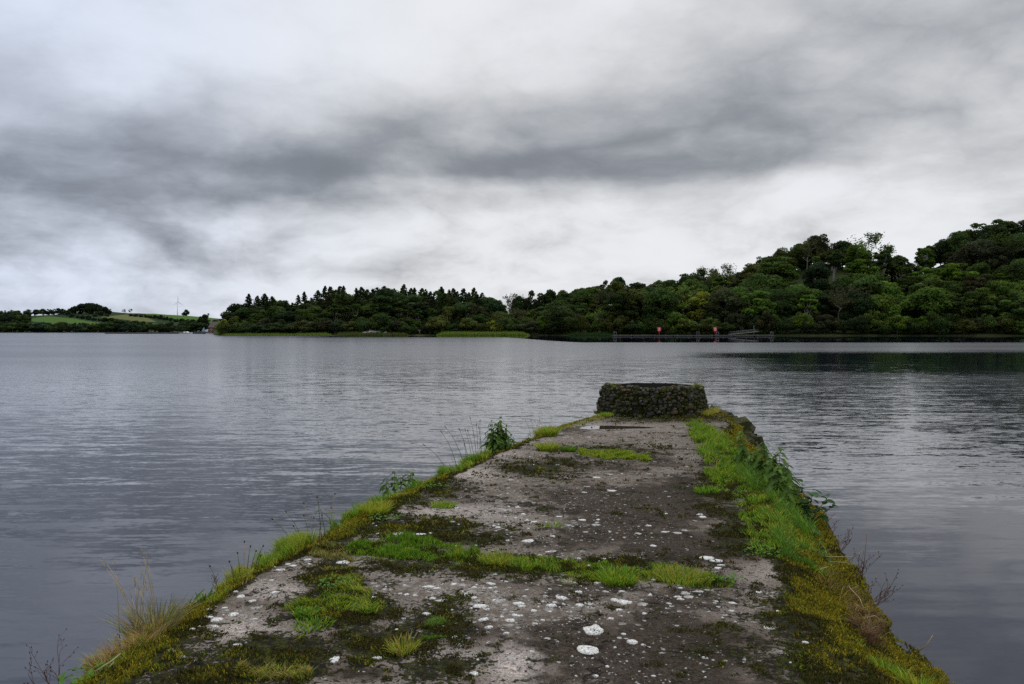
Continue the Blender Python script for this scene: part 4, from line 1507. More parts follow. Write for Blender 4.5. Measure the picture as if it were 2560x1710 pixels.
def deck_material():
    m = bpy.data.materials.new('weathered_concrete')
    m.use_nodes = True
    t = NT(m.node_tree)
    b = m.node_tree.nodes['Principled BSDF']
    P = t.n('ShaderNodeNewGeometry').outputs['Position']
    dark, lich, moss, pale = (t.attr(k) for k in ('dark', 'lich', 'moss', 'pale'))
    n1 = t.noise(P, 1.6, 5, 0.6)
    n2 = t.noise(P, 7.0, 6, 0.62)
    n3 = t.noise(P, 38.0, 5, 0.65)
    n4 = t.noise(P, 160.0, 3, 0.6)
    c = t.mixc(t.ss(n2, 0.32, 0.68), (0.105, 0.083, 0.066), (0.27, 0.236, 0.208))
    c = t.mixc(t.m('MULTIPLY', pale, t.ss(n3, 0.25, 0.6)), c, (0.46, 0.405, 0.37))
    # black algae film
    k = t.m('ADD', t.m('MULTIPLY', dark, 1.05), t.m('MULTIPLY', t.m('SUBTRACT', n1, 0.5), 1.6))
    k = t.m('ADD', k, t.m('MULTIPLY', t.m('SUBTRACT', n2, 0.5), 2.2))
    k = t.m('ADD', k, t.m('MULTIPLY', t.m('SUBTRACT', n3, 0.5), 1.2))
    k = t.m('SUBTRACT', k, t.m('MULTIPLY', pale, 0.5))
    film = t.ss(k, 0.08, 0.55)
    film = t.m('MULTIPLY', film, t.ss(n3, 0.75, 0.35, 0.7, 1.0))
    c = t.mixc(t.m('MULTIPLY', film, 0.96), c, (0.026, 0.018, 0.012))
    # grain
    c = t.mixc(0.85, c, t.n('ShaderNodeCombineColor').outputs[0], 'MIX') if False else c
    g = t.lin(n4, 0.25, 0.75, 0.45, 1.5)
    c = t.vm('SCALE', c, s=g)
    g2 = t.lin(n3, 0.3, 0.7, 0.62, 1.34)
    c = t.vm('SCALE', c, s=g2)
    # pits
    pit = t.ss(t.noise(P, 60.0, 2, 0.5), 0.66, 0.72)
    c = t.mixc(t.m('MULTIPLY', pit, 0.8), c, (0.03, 0.026, 0.022))
    # crustose lichen: small pale rosettes, crowded where the mask is high
    wv = t.vm('ADD', P, t.vm('SCALE', t.vm('SUBTRACT', t.noise(P, 45.0, 3, 0.6, col=True), (0.5, 0.5, 0.5)), s=0.028))
    lt = None
    for scl, rmax, dens in ((13.0, 0.50, 0.34), (30.0, 0.46, 0.44), (70.0, 0.46, 0.42)):
        v = t.vor(wv, scl)
        rnd = t.xyz(v.outputs['Color'])
        r = t.m('MULTIPLY', t.m('MULTIPLY_ADD', rnd[0], 0.75, 0.25), rmax)
        on = t.m('LESS_THAN', rnd[1], t.m('MULTIPLY', t.m('ADD', lich, 0.07), dens * 1.1))
        s_ = t.m('MULTIPLY', on, t.ss(t.m('SUBTRACT', v.outputs['Distance'], r), 0.02, -0.05))
        lt = s_ if lt is None else t.m('MAXIMUM', lt, s_)
    lt = t.m('MULTIPLY', lt, t.ss(n4, 0.30, 0.45))
    lc = t.mixc(t.ss(n2, 0.35, 0.65), (0.18, 0.175, 0.16), (0.50, 0.50, 0.48))
    c = t.mixc(t.m('MULTIPLY', lt, 0.9), c, lc)
    # shrinkage cracks
    cw = t.vm('ADD', P, t.vm('SCALE', t.vm('SUBTRACT', t.noise(P, 3.5, 5, 0.65, col=True), (0.5, 0.5, 0.5)), s=0.5))
    vd = t.vor(cw, 0.62, 'DISTANCE_TO_EDGE').outputs['Distance']
    crk = t.m('MULTIPLY', t.ss(vd, 0.007, 0.002), t.ss(n1, 0.42, 0.52))
    c = t.mixc(t.m('MULTIPLY', crk, 0.85), c, (0.012, 0.010, 0.008))
    # thin dead-black and green moss crust
    mk = t.m('ADD', t.m('MULTIPLY_ADD', moss, 0.60, 0.15), t.m('MULTIPLY', t.m('SUBTRACT', n2, 0.5), 1.1))
    mk = t.m('ADD', mk, t.m('MULTIPLY', t.m('SUBTRACT', n3, 0.5), 1.3))
    mm = t.ss(mk, 0.30, 0.40)
    mc = t.mixc(t.ss(n3, 0.35, 0.65), (0.012, 0.011, 0.006), (0.040, 0.044, 0.010))
    mc = t.mixc(t.ss(moss, 0.75, 1.0), mc, (0.06, 0.066, 0.010))
    mc = t.vm('SCALE', mc, s=t.lin(n4, 0.3, 0.7, 0.35, 1.7))
    mc = t.mixc(t.ss(t.noise(P, 24.0, 4, 0.6), 0.48, 0.56), mc, (0.014, 0.012, 0.008))
    c = t.mixc(mm, c, mc)
    # below the tide line the stone is dark and wet
    zz = t.xyz(P)[2]
    wet = t.ss(t.m('ADD', zz, t.m('MULTIPLY', t.m('SUBTRACT', n2, 0.5), 0.2)), 0.5, 0.25)
    c = t.mixc(wet, c, (0.014, 0.013, 0.008))
    t.put(b.inputs['Base Color'], c)
    t.put(b.inputs['Roughness'], t.lin(n3, 0.3, 0.7, 0.75, 0.98))
    b.inputs['Specular IOR Level'].default_value = 0.06
    h = t.m('ADD', t.m('MULTIPLY', n3, 0.8), t.m('MULTIPLY', n4, 0.35))
    h = t.m('SUBTRACT', h, t.m('MULTIPLY', pit, 0.5))
    h = t.m('ADD', h, t.m('MULTIPLY', mm, 0.9))
    h = t.m('ADD', h, t.m('MULTIPLY', n2, 2.4))
    h = t.m('SUBTRACT', h, t.m('MULTIPLY', crk, 0.8))
    bp = t.n('ShaderNodeBump')
    bp.inputs['Strength'].default_value = 0.9
    bp.inputs['Distance'].default_value = 0.02
    t.put(bp.inputs['Height'], h)
    t.put(b.inputs['Normal'], bp.outputs[0])
    return m


M_CONC = deck_material()
jetty = tag(empty('concrete_jetty', (0, 0, 0)), 'old mossy concrete jetty running out into the lake', 'jetty')


def mossfield(X, Y):
    Yp = np.maximum(Y, 2.0)
    dx, dy = toD(X, Yp, topZ(X, Y))
    m_ = reg(dx, dy, R_MOSS)
    eR, eL = edgeR(Y) - X, X - edgeL(Y)
    wr = np.interp(Y, [0, 3.5, 4.5, 5.2, 6, 8, 10, 13, 16], [0.72, 0.75, 0.62, 0.6, 0.75, 0.75, 0.7, 0.25, 0.05])
    m_ = np.maximum(m_, sstep(-eR, -wr - 0.12, -wr + 0.18))
    wl = np.interp(Y, [0, 4, 5, 7, 9, 12, 15], [0.4, 0.35, 0.18, 0.4, 0.25, 0.2, 0.2])
    m_ = np.maximum(m_, sstep(-eL, -wl - 0.08, -wl + 0.08))
    return m_


def slab(y0f, y1f, ny, nx, ylin=None):
    """one cast bay of the jetty: top surface and both flanks"""
    s = np.linspace(0, 1, nx)
    out_p = [(0.02, -0.05), (0.05, -0.14), (0.04, -0.28), (0.0, -0.42), (-0.04, -0.6), (-0.02, -0.8), (0.0, -1.6)]
    rows = []
    for t in (ylin if ylin is not None else np.linspace(0, 1, ny)):
        # iterate so the row is straight between the two joints
        X = edgeL(np.array(0.0)) + s * 0
        Ym = np.zeros(nx)
        for _ in range(4):
            a = y0f(X)
            b = y1f(X)
            Ym = a + (b - a) * t
            X = edgeL(Ym) * (1 - s) + edgeR(Ym) * s
        rows.append((X, Ym))
    Xg = np.array([r[0] for r in rows])
    Yg = np.array([r[1] for r in rows])
    Zg = topZ(Xg, Yg)
    # round the cast edges at the joints
    tt = (ylin if ylin is not None else np.linspace(0, 1, ny))
    fall = np.zeros_like(Zg)
    d0 = Yg - Yg[0]
    d1 = Yg[-1] - Yg
    fall = 0.05 * np.exp(-d0 / 0.03) + 0.05 * np.exp(-d1 / 0.03)
    Zg = Zg - fall
    L_, R_ = [], []
    nz = lambda k, sd: (fbm(Yg[:, 0] * 3 + 5 * k, Yg[:, 0] * 0 + k, sd) - 0.5) * 0.18
    for k, (o, dz) in enumerate(out_p):
        nL, nR = nz(k, 21), nz(k, 22)
        L_.append((Xg[:, 0] - o - nL * min(1, k / 2), Yg[:, 0], Zg[:, 0] + dz))
        und = 0.14 * min(1, k / 3) * (fbm(Yg[:, 0] * 1.3, Yg[:, 0] * 0, 40) - 0.35)
        R_.append((Xg[:, -1] + o * 1.6 + nR * min(1, k / 2) - und, Yg[:, -1], Zg[:, -1] + dz * 0.85))
    cols = [np.stack(p, 1) for p in L_[::-1]] + [np.stack([Xg[:, i], Yg[:, i], Zg[:, i]], 1) for i in range(nx)] + [np.stack(p, 1) for p in R_]
    V = np.stack(cols, 1)
    n0, n1 = V.shape[:2]
    # end faces drop straight down
    e0 = V[0].copy(); e0[:, 2] = -0.8
    e1 = V[-1].copy(); e1[:, 2] = -0.8
    V = np.concatenate([e0[None], V, e1[None]], 0)
    n0 += 2
    i, j = np.meshgrid(np.arange(n0 - 1), np.arange(n1 - 1), indexing='ij')
    a = (i * n1 + j).ravel()
    b, c, d = a + 1, a + n1 + 1, a + n1
    T = np.vstack([np.stack([a, b, c], 1), np.stack([a, c, d], 1)])
    V = V.reshape(-1, 3)
    Yp = np.maximum(V[:, 1], 2.0)
    dx, dy = toD(V[:, 0], Yp, np.maximum(V[:, 2], 0.5))
    vis = V[:, 1] > 2.0
    at_ = {'dark': reg(dx, dy, R_DARK), 'lich': reg(dx, dy, R_LICH), 'pale': reg(dx, dy, R_PALE), 'moss': mossfield(V[:, 0], V[:, 1])}
    for k in ('dark', 'lich', 'pale'):
        at_[k] = np.where(vis, at_[k], 0.35)
    o = link('concrete_slab', tmesh('concrete_slab', V, T, M_CONC, at_, smooth=True), jetty)
    return o


GAP = 0.02
# near bay: coarse behind the camera, fine in view
a0 = (np.arange(0, 1, 0.02) * 14.5 - 12) / 1.0
yl = np.concatenate([np.linspace(0, 0.845, 30, endpoint=False), np.linspace(0.845, 1, 200)])
slab_near = slab(lambda X: -12.0 + 0 * X, lambda X: jointA(X) - GAP, 0, 210, yl)
slab_mid = slab(lambda X: jointA(X) + GAP, lambda X: jointB(X) - GAP, 150, 170)
slab_far = slab(lambda X: jointB(X) + GAP, lambda X: 17.9 + 0 * X, 110, 110)
mb = MB()      # core under the joints
for f, w0, w1 in ((jointA, -1.3, 1.6), (jointB, 0.1, 2.5)):
    x = np.linspace(w0, w1, 12)
    V = []
    for xx in x:
        y = float(f(xx))
        V += [(xx, y - 0.12, DECK - 0.07), (xx, y + 0.12, DECK - 0.07), (xx, y + 0.12, -0.6), (xx, y - 0.12, -0.6)]
    T = []
    for i in range(11):
        for j in range(4):
            a, b = i * 4 + j, i * 4 + (j + 1) % 4
            T += [(a, b, b + 4), (a, b + 4, a + 4)]
    mb.add(V, T)
link('joint_soil', mb.mesh('joint_soil', mat('dark_soil', (0.02, 0.016, 0.01), 1.0, 0.3, 20)), jetty)

# ---- larger lichens, each a thin crust with a lobed rim
M_LICH = bpy.data.materials.new('white_lichen')
M_LICH.use_nodes = True
_t = NT(M_LICH.node_tree)
_b = M_LICH.node_tree.nodes['Principled BSDF']
_P = _t.n('ShaderNodeNewGeometry').outputs['Position']
_f = _t.noise(_P, 90, 4, 0.7)
_c = _t.mixc(_t.ss(_f, 0.40, 0.55), (0.24, 0.24, 0.22), (0.62, 0.62, 0.60))
_c = _t.mixc(_t.ss(_t.noise(_P, 42, 3, 0.6), 0.63, 0.68), _c, (0.13, 0.13, 0.12))
_t.put(_b.inputs['Base Color'], _c)
_b.inputs['Roughness'].default_value = 0.95
_b.inputs['Specular IOR Level'].default_value = 0.1
_bp = _t.n('ShaderNodeBump')
_bp.inputs['Distance'].default_value = 0.004
_t.put(_bp.inputs['Height'], _f)
_t.put(_b.inputs['Normal'], _bp.outputs[0])


def lichen(dx, dy, rpx, seed, lob=0.12, asp=1.0, name='lichen_patch', acc=None):
    rg = np.random.default_rng(seed)
    X0, Y0 = W(dx, dy)
    r = rpx * 1.0907 / F * Y0
    n = 40
    a = np.arange(n) / n * 2 * math.pi
    rr = 1 + lob * (fbm(np.cos(a) * 2.2 + seed, np.sin(a) * 2.2, seed) - 0.5) * 3 + rg.uniform(-lob * 0.45, lob * 0.45, n)
    V = []
    for q, h in ((1.0, -0.004), (0.95, 0.0045), (0.5, 0.0065)):
        x, y = X0 + np.cos(a) * rr * r * q, Y0 + np.sin(a) * rr * r * q * asp
        V.append(np.stack([x, y, topZ(x, y) + h], 1))
    V.append(np.array([[X0, Y0, float(topZ(X0, Y0)) + 0.006]]))
    V = np.vstack(V)
    T = []
    for k in range(n):
        j = (k + 1) % n
        T += [(k, j, n + j), (k, n + j, n + k), (n + k, n + j, 2 * n + j), (n + k, 2 * n + j, 2 * n + k), (2 * n + k, 2 * n + j, 3 * n)]
    if acc is not None:
        acc.add(V, T)
        return
    par = slab_near if Y0 < jointA(X0) else (slab_mid if Y0 < jointB(X0) else slab_far)
    link(name, tmesh(name, V, T, M_LICH, smooth=True), par)


for i, (x, y, r, lb, asp) in enumerate((
        (1349, 1492, 26, .05, 1.0), (1362, 1452, 25, .14, .9), (1451, 1475, 13, .04, 1.0), (1622, 1280, 17, .10, .8), (1644, 1287, 15, .08, .8), (1169, 1433, 12, .16, .9), (1210, 1246, 14, .06, .8),
        (912, 1224, 13, .14, .8), (988, 1250, 18, .08, .6), (946, 1290, 0, .1, .7), (785, 1290, 15, .16, .8), (1410, 1378, 9, .1, 1.), (1432, 1381, 17, .28, .8), (1770, 1436, 15, .16, .8), (1403, 1122, 11, .1, .6), (1368, 1096, 9, .1, .7),
        (1605, 1181, 8, .1, .8), (1612, 1187, 9, .1, .8), (1335, 1195, 9, .1, .7), (960, 1225, 15, .3, .6), (492, 1423, 15, .25, .8), (530, 1412, 12, .25, .8), (549, 1370, 9, .1, .9), (575, 1381, 9, .1, .9), (626, 1365, 10, .2, .7),
        (1125, 1346, 10, .2, .8), (1190, 1395, 14, .25, .8), (1080, 1378, 13, .25, .8), (1070, 1372, 10, .2, .8), (1100, 1400, 16, .3, .8), (1420, 1399, 8, .2, .9), (1330, 1392, 10, .2, .9), (1290, 1380, 14, .3, .8), (1265, 1398, 12, .3, .8),
        (1108, 1430, 12, .2, .9), (1010, 1385, 13, .3, .7), (980, 1350, 15, .25, .7), (390, 1500, 9, .2, .8), (372, 1464, 8, .2, .8), (350, 1466, 7, .2, .8), (540, 1488, 10, .25, .5), (1850, 1475, 9, .2, .8), (1655, 1297, 9, .2, .6), (1648, 1303, 8, .2, .6),
        (1350, 1003, 6, .2, .6), (1640, 1311, 8, .2, .7), (1180, 1420, 7, .2, .9), (702, 1285, 8, .2, .7), (668, 1300, 9, .2, .6), (640, 1310, 11, .2, .6), (1488, 1207, 7, .2, .6), (1525, 1221, 10, .3, .5))):
    if r:
        lichen(x, y, r, 100 + i, lb, asp)
# a shallow puddle before the turret, mirroring sky and stones
mb = MB()
P4 = [W(*p) for p in ((1330, 981.5), (1337, 978.5), (1352, 976), (1375, 975), (1400, 974.8), (1430, 976), (1462, 976.8), (1500, 979), (1478, 981), (1440, 981.6), (1405, 982.6), (1380, 983), (1352, 984))]
V = [(x + 0.03 * math.sin(9 * x), y, PUD_Z + 0.004) for x, y in P4]
mb.add(V, [(0, k + 1, k) for k in range(1, len(V) - 1)])
M_PUD = bpy.data.materials.new('puddle_water')
M_PUD.use_nodes = True
_q = M_PUD.node_tree.nodes['Principled BSDF']
_q.inputs['Base Color'].default_value = (0.03, 0.022, 0.018, 1)
_q.inputs['Roughness'].default_value = 0.04
_q.inputs['IOR'].default_value = 1.33
tag(link('puddle', mb.mesh('puddle', M_PUD)), 'thin bright puddle on the jetty before the stone turret', 'puddle')
# a scatter of small lichens
rng = np.random.default_rng(77)
acc = MB()
cnt = 0
while cnt < 280:
    dx, dy = rng.uniform(330, 1900), rng.uniform(985, 1568)
    X0, Y0 = W(dx, dy)
    if X0 < edgeL(np.array(Y0)) + 0.15 or X0 > edgeR(np.array(Y0)) - 0.7:
        continue
    if rng.random() > float(reg(np.array([dx]), np.array([dy]), R_LICH)[0]) ** 1.5 + 0.03:
        continue
    lichen(dx, dy, (1.8 + 6.0 * rng.random() ** 2.5) * (0.5 + (dy - 900) / 700), 1000 + cnt, rng.uniform(.2, .5), rng.uniform(.5, 1.0), acc=acc)
    cnt += 1
lo = link('lichen', acc.mesh('lichen', M_LICH, True), jetty)
lo['kind'] = 'stuff'

# ------------------------------------------------------------------ moss cushions
PM_OLIVE = [(0.2276, 0.2122, 0.0153), (0.3213, 0.2745, 0.0179), (0.1471, 0.1497, 0.0127), (0.0804, 0.0799, 0.0102), (0.2678, 0.1871, 0.0191)]
PM_DARK = [(0.0304, 0.0312, 0.0078), (0.0592, 0.053, 0.0117), (0.0372, 0.0468, 0.0091), (0.0845, 0.0655, 0.0182)]
PM_GREEN = [(0.119, 0.1666, 0.0168), (0.1785, 0.2156, 0.021), (0.0833, 0.1176, 0.014)]


def scatter(n, X0, X1, Y0, Y1, rng, dens):
    X, Y = rng.uniform(X0, X1, n), rng.uniform(Y0, Y1, n)
    ok = (X > edgeL(Y) - 0.02) & (X < edgeR(Y) + 0.03)
    X, Y = X[ok], Y[ok]
    p = dens(X, Y)
    k = rng.random(len(X)) < p
    return X[k], Y[k]


def moss(n, Y0, Y1, seed, hs, ws):
    rng = np.random.default_rng(seed)

    def dens(X, Y):
        m_ = mossfield(X, Y)
        nn = fbm(X * 14, Y * 14, 31, 4) * 0.6 + fbm(X * 4.5, Y * 4.5, 32, 3) * 0.4
        return sstep(m_ * 0.66 + (nn - 0.5) * 1.9, 0.24, 0.44)
    X, Y = scatter(n, -2.6, 4.4, Y0, Y1, rng, dens)
    n = len(X)
    m_ = mossfield(X, Y)
    eR = edgeR(Y) - X
    eL = X - edgeL(Y)
    q = fbm(X * 3, Y * 3, 33, 3)
    right = sstep(-eR, -0.8, -0.3)
    left = sstep(-eL, -0.35, -0.1)
    q2 = fbm(X * 8, Y * 8, 38, 3)
    oliv = np.clip(np.maximum(right, left) * 1.0 + (q - 0.5) * 2.6 + (q2 - 0.5) * 2.4 + (m_ - 0.85), 0, 1)
    gr = (rng.random(n) < 0.25 * sstep(q, 0.5, 0.7))
    c = np.where((rng.random(n) < oliv)[:, None], pick_cols(PM_OLIVE, n, rng), pick_cols(PM_DARK, n, rng))
    c = np.where(gr[:, None], pick_cols(PM_GREEN, n, rng), c)
    cush = 0.012 * sstep(fbm(X * 11, Y * 11, 35), 0.4, 0.7) + 0.02 * right * fbm(X * 6, Y * 6, 36)
    P = np.stack([X, Y, topZ(X, Y) - 0.004 + cush], 1)
    h = hs * rng.uniform(0.5, 1.3, n) * (0.7 + 0.6 * m_)
    return blades(P, h, rng.uniform(0, 6.28, n), rng.uniform(0.1, 0.9, n), ws * rng.uniform(0.6, 1.3, n), c, rng, 2)


parts = [moss(330000, 3.2, 5.4, 1, 0.017, 0.007), moss(200000, 5.4, 8.5, 2, 0.022, 0.011), moss(110000, 8.5, 16.5, 3, 0.03, 0.018)]
acc = MB()
cols = []
for V, T, C in parts:
    acc.add(V, T)
    cols.append(C)
mo = link('moss', acc.mesh('moss', M_MOSS, attrs={'col': np.vstack(cols)}))
tag(mo, 'olive and blackish moss cushions covering the jetty edges and cracks', 'moss', kind='stuff')

# ------------------------------------------------------------------ grass
PG_FRESH = [(0.142, 0.2799, 0.0171), (0.2012, 0.3599, 0.0228), (0.1065, 0.2099, 0.0142), (0.2605, 0.3799, 0.0285)]
PG_DRY = [(0.3432, 0.2242, 0.078), (0.2496, 0.1495, 0.052), (0.4368, 0.3289, 0.13)]
PG_YEL = [(0.348, 0.3785, 0.029), (0.4408, 0.3785, 0.0362), (0.232, 0.2733, 0.0261)]
PG_DEEP = [(0.0554, 0.147, 0.0112), (0.0756, 0.1785, 0.014), (0.1008, 0.189, 0.0168)]


def grass_points(poly, n, rng, thr=0.0, sc_=4.0, seed=0):
    """points on the jetty within an outline given in photo-view coordinates"""
    pw = np.array([W(*p) for p in poly])
    x0, y0 = pw.min(0)
    x1, y1 = pw.max(0)
    X, Y = rng.uniform(x0, x1, n), rng.uniform(y0, y1, n)
    k = inpoly(X, Y, [tuple(p) for p in pw])
    X, Y = X[k], Y[k]
    X = X + (fbm(X * 6, Y * 6, 81, 3) - 0.5) * 0.18
    Y = Y + (fbm(X * 6, Y * 6, 82, 3) - 0.5) * 0.26 * np.clip(Y / 6, 0.5, 1.6)
    k = (X > edgeL(Y) - 0.03) & (X < edgeR(Y) + 0.03)
    X, Y = X[k], Y[k]
    if thr > 0:
        k = fbm(X * sc_, Y * sc_, seed, 3) > thr
        X, Y = X[k], Y[k]
    return X, Y


def grass_patch(X, Y, L0, L1, pals, wts, rng, lean=(0.15, 0.6), wid=0.004, az0=None, seg=3, hmod=None):
    n = len(X)
    c = np.zeros((n, 3))
    zone = fbm(X * 2.6, Y * 2.6, 51, 3)
    r = rng.random(n) * 0.75 + (zone - 0.5) * 0.7 + 0.12
    cw = np.cumsum(wts) / np.sum(wts)
    k = np.searchsorted(cw, np.clip(r, 0, 0.999))
    k = np.clip(k, 0, len(pals) - 1)
    for i, p in enumerate(pals):
        s = k == i
        c[s] = pick_cols(p, int(s.sum()), rng)
    tuft = fbm(X * 8, Y * 8, 52, 3)
    L_ = rng.uniform(L0, L1, n) * (0.30 + 1.35 * sstep(tuft, 0.22, 0.78))
    if hmod is not None:
        L_ = L_ * hmod
    # blades of a tuft splay from its middle
    ga = fbm(X * 5 + 9, Y * 5, 53, 2) * 4 * math.pi
    a = (ga + rng.normal(size=n) * 0.9) if az0 is None else az0 + rng.normal(size=n) * 0.8
    return blades(np.stack([X, Y, topZ(X, Y) - 0.008], 1), L_, a, rng.uniform(lean[0], lean[1], n), wid * rng.uniform(0.6, 1.4, n), c, rng, seg)


def build_grass(name, label, pieces, cat='grass', kind='stuff', parent=None, matl=M_GRASS):
    acc, cols = MB(), []
    for V, T, C in pieces:
        if len(V):
            acc.add(V, T)
            cols.append(C)
    o = link(name, acc.mesh(name, matl, attrs={'col': np.vstack(cols)}), parent)
    if parent is None:
        tag(o, label, cat, kind=kind)
    return o


rg = np.random.default_rng(8)
# joint A: the long green line across the jetty
jp = []
X, Y = grass_points([(700, 1245), (800, 1242), (860, 1236), (930, 1232), (1000, 1252), (1080, 1268), (1180, 1278), (1300, 1288), (1430, 1292), (1540, 1292), (1640, 1315), (1700, 1330), (1690, 1345),
                     (1560, 1350), (1420, 1348), (1300, 1336), (1180, 1322), (1080, 1312), (960, 1305), (850, 1292), (760, 1288), (700, 1275)], 60000, rg)
tm = fbm(X * 2.5, Y * 2.5, 61, 2)
k = rg.random(len(X)) < 0.75
X, Y = X[k], Y[k]
jp.append(grass_patch(X, Y, 0.006, 0.020, [PM_GREEN, PG_FRESH, PM_OLIVE, PG_DEEP], [3, 3, 2, 2], rg, (0.1, 0.7), 0.005, seg=2))
X, Y = grass_points([(790, 1255), (860, 1240), (930, 1232), (1000, 1250), (1090, 1270), (1080, 1290), (960, 1285), (860, 1275), (790, 1270)], 16000, rg)
jp.append(grass_patch(X, Y, 0.031, 0.058, [PG_FRESH, PG_DEEP, PG_FRESH, PG_YEL], [3, 3, 3, 1], rg, (0.1, 0.5), 0.0045))
X, Y = grass_points([(1110, 1282), (1180, 1280), (1300, 1290), (1420, 1296), (1470, 1304), (1560, 1300), (1640, 1318), (1630, 1335), (1500, 1335), (1400, 1338), (1250, 1315), (1110, 1302)], 15000, rg)
jp.append(grass_patch(X, Y, 0.022, 0.044, [PG_FRESH, PG_DEEP, PG_YEL, PG_DRY], [4, 2, 3, 1], rg, (0.2, 0.7), 0.0045))
X, Y = grass_points([(700, 1250), (800, 1250), (800, 1290), (700, 1275)], 4000, rg)
jp.append(grass_patch(X, Y, 0.022, 0.040, [PG_DRY, PG_DEEP, PG_DRY, PM_OLIVE], [2, 2, 2, 1], rg, (0.3, 0.9), 0.003))
build_grass('grass', 'long wavy line of short green grass across the near jetty joint', jp)
# joint B
X, Y = grass_points([(1320, 1034), (1400, 1034), (1495, 1046), (1500, 1054), (1440, 1055), (1380, 1052), (1322, 1044)], 14000, rg)
build_grass('grass', 'short green grass strip across the far jetty joint', [grass_patch(X, Y, 0.030, 0.054, [PG_FRESH, PG_YEL, PG_DEEP, PG_FRESH], [3, 3, 1, 2], rg, (0.2, 0.7), 0.007, seg=2)])

# right-hand verge
rp = []
X, Y = grass_points([(1572, 965), (1610, 966), (1640, 992), (1668, 1018), (1725, 1055), (1800, 1095), (1850, 1140), (1890, 1190), (1905, 1240), (1915, 1275), (1880, 1290), (1790, 1290), (1730, 1285), (1720, 1240),
                     (1700, 1190), (1670, 1140), (1625, 1095), (1600, 1030), (1585, 1000)], 95000, rg, 0.36, 3.0, 71)
dxx, dyy = toD(X, Y)
hm = reg(dxx, dyy, [(1640, 1020, 60, 45, 1.), (1680, 1080, 60, 40, 1.), (1790, 1110, 60, 50, 1.), (1790, 1170, 60, 40, .9), (1800, 1250, 50, 22, .8), (1850, 1220, 40, 40, .7)])
rp.append(grass_patch(X, Y, 0.040, 0.096, [PG_FRESH, PG_YEL, PG_DEEP, PG_FRESH, PG_DRY], [5, 1.4, 3, 3, 0.6], rg, (0.25, 0.85), 0.006, hmod=0.55 + 0.9 * hm))
X, Y = grass_points([(1700, 1080), (1790, 1095), (1850, 1150), (1880, 1190), (1860, 1200), (1790, 1170), (1730, 1130)], 15000, rg)
rp.append(grass_patch(X, Y, 0.080, 0.160, [PG_DEEP, PG_FRESH, PG_DEEP], [3, 2, 2], rg, (0.3, 0.9), 0.005, az0=2.2))
X, Y = grass_points([(1790, 1235), (1850, 1240), (1870, 1275), (1810, 1285)], 4000, rg)
rp.append(grass_patch(X, Y, 0.064, 0.120, [PG_DEEP, PG_DEEP], [1, 1], rg, (0.3, 0.9), 0.004, az0=2.6))
X, Y = grass_points([(1860, 1180), (1900, 1220), (1940, 1280), (2000, 1350), (2040, 1420), (1990, 1420), (1930, 1350), (1890, 1290)], 22000, rg, 0.40, 4, 72)
k = rg.random(len(X)) < 0.4
X, Y = X[k], Y[k]
rp.append(grass_patch(X, Y, 0.032, 0.096, [[(0.13, 0.07, 0.035), (0.2, 0.12, 0.06)], PM_OLIVE, PG_DRY, PM_OLIVE], [3, 2, 1, 2], rg, (0.4, 1.0), 0.0035))
X, Y = grass_points([(1930, 1420), (1985, 1430), (1990, 1465), (1950, 1460)], 1600, rg)
rp.append(grass_patch(X, Y, 0.032, 0.064, [PG_DEEP, PG_FRESH], [1, 1], rg, (0.4, 1.0), 0.006))
X, Y = grass_points([(1925, 1285), (1960, 1290), (2010, 1350), (2045, 1420), (2050, 1455), (2000, 1430), (1960, 1380), (1930, 1330)], 16000, rg, 0.42, 6, 77)
rp.append(grass_patch(X, Y, 0.03, 0.09, [[(0.12, 0.055, 0.03), (0.17, 0.09, 0.05), (0.07, 0.035, 0.02)], [(0.10, 0.05, 0.03)], PG_DRY], [4, 2, 1], rg, (0.5, 1.2), 0.003))
build_grass('grass', 'thick bright verge of grass along the right edge of the jetty', rp)

# left-hand verge
lp = []
X, Y = grass_points([(985, 1085), (960, 1095), (850, 1142), (760, 1195), (690, 1232), (600, 1280), (500, 1328), (400, 1385), (330, 1430), (250, 1490), (150, 1565), (200, 1568), (300, 1515), (400, 1425),
                     (500, 1365), (600, 1312), (700, 1262), (740, 1225), (830, 1170), (900, 1150), (1000, 1110)], 60000, rg, 0.40, 3.5, 73)
lp.append(grass_patch(X, Y, 0.022, 0.058, [PG_FRESH, PM_OLIVE, PG_YEL, PG_DRY], [3, 2, 2, 1.5], rg, (0.2, 0.9), 0.005))
X, Y = grass_points([(960, 1092), (860, 1135), (780, 1175), (740, 1200), (760, 1215), (850, 1165), (960, 1110)], 16000, rg)
lp.append(grass_patch(X, Y, 0.050, 0.094, [PG_DEEP, PG_FRESH, PG_YEL], [2, 3, 1], rg, (0.2, 0.8), 0.005, az0=2.6))
X, Y = grass_points([(700, 1225), (640, 1250), (590, 1275), (600, 1300), (660, 1278), (720, 1248)], 12000, rg)
lp.append(grass_patch(X, Y, 0.065, 0.115, [PG_DEEP, PG_FRESH, PG_YEL], [2, 3, 2], rg, (0.2, 0.8), 0.0045, az0=2.4))
X, Y = grass_points([(590, 1280), (530, 1305), (500, 1330), (540, 1335), (600, 1308)], 5000, rg)
lp.append(grass_patch(X, Y, 0.043, 0.079, [PG_FRESH, PG_YEL, PG_DRY], [2, 3, 1], rg, (0.3, 0.9), 0.004))
X, Y = grass_points([(380, 1395), (330, 1430), (260, 1480), (190, 1540), (260, 1520), (330, 1470), (390, 1415)], 6000, rg)
lp.append(grass_patch(X, Y, 0.036, 0.086, [PG_DRY, PG_YEL, PG_DRY], [3, 1, 2], rg, (0.4, 1.0), 0.0035))
X, Y = grass_points([(1115, 1035), (1060, 1060), (990, 1085), (1000, 1100), (1060, 1078), (1120, 1048)], 14000, rg)
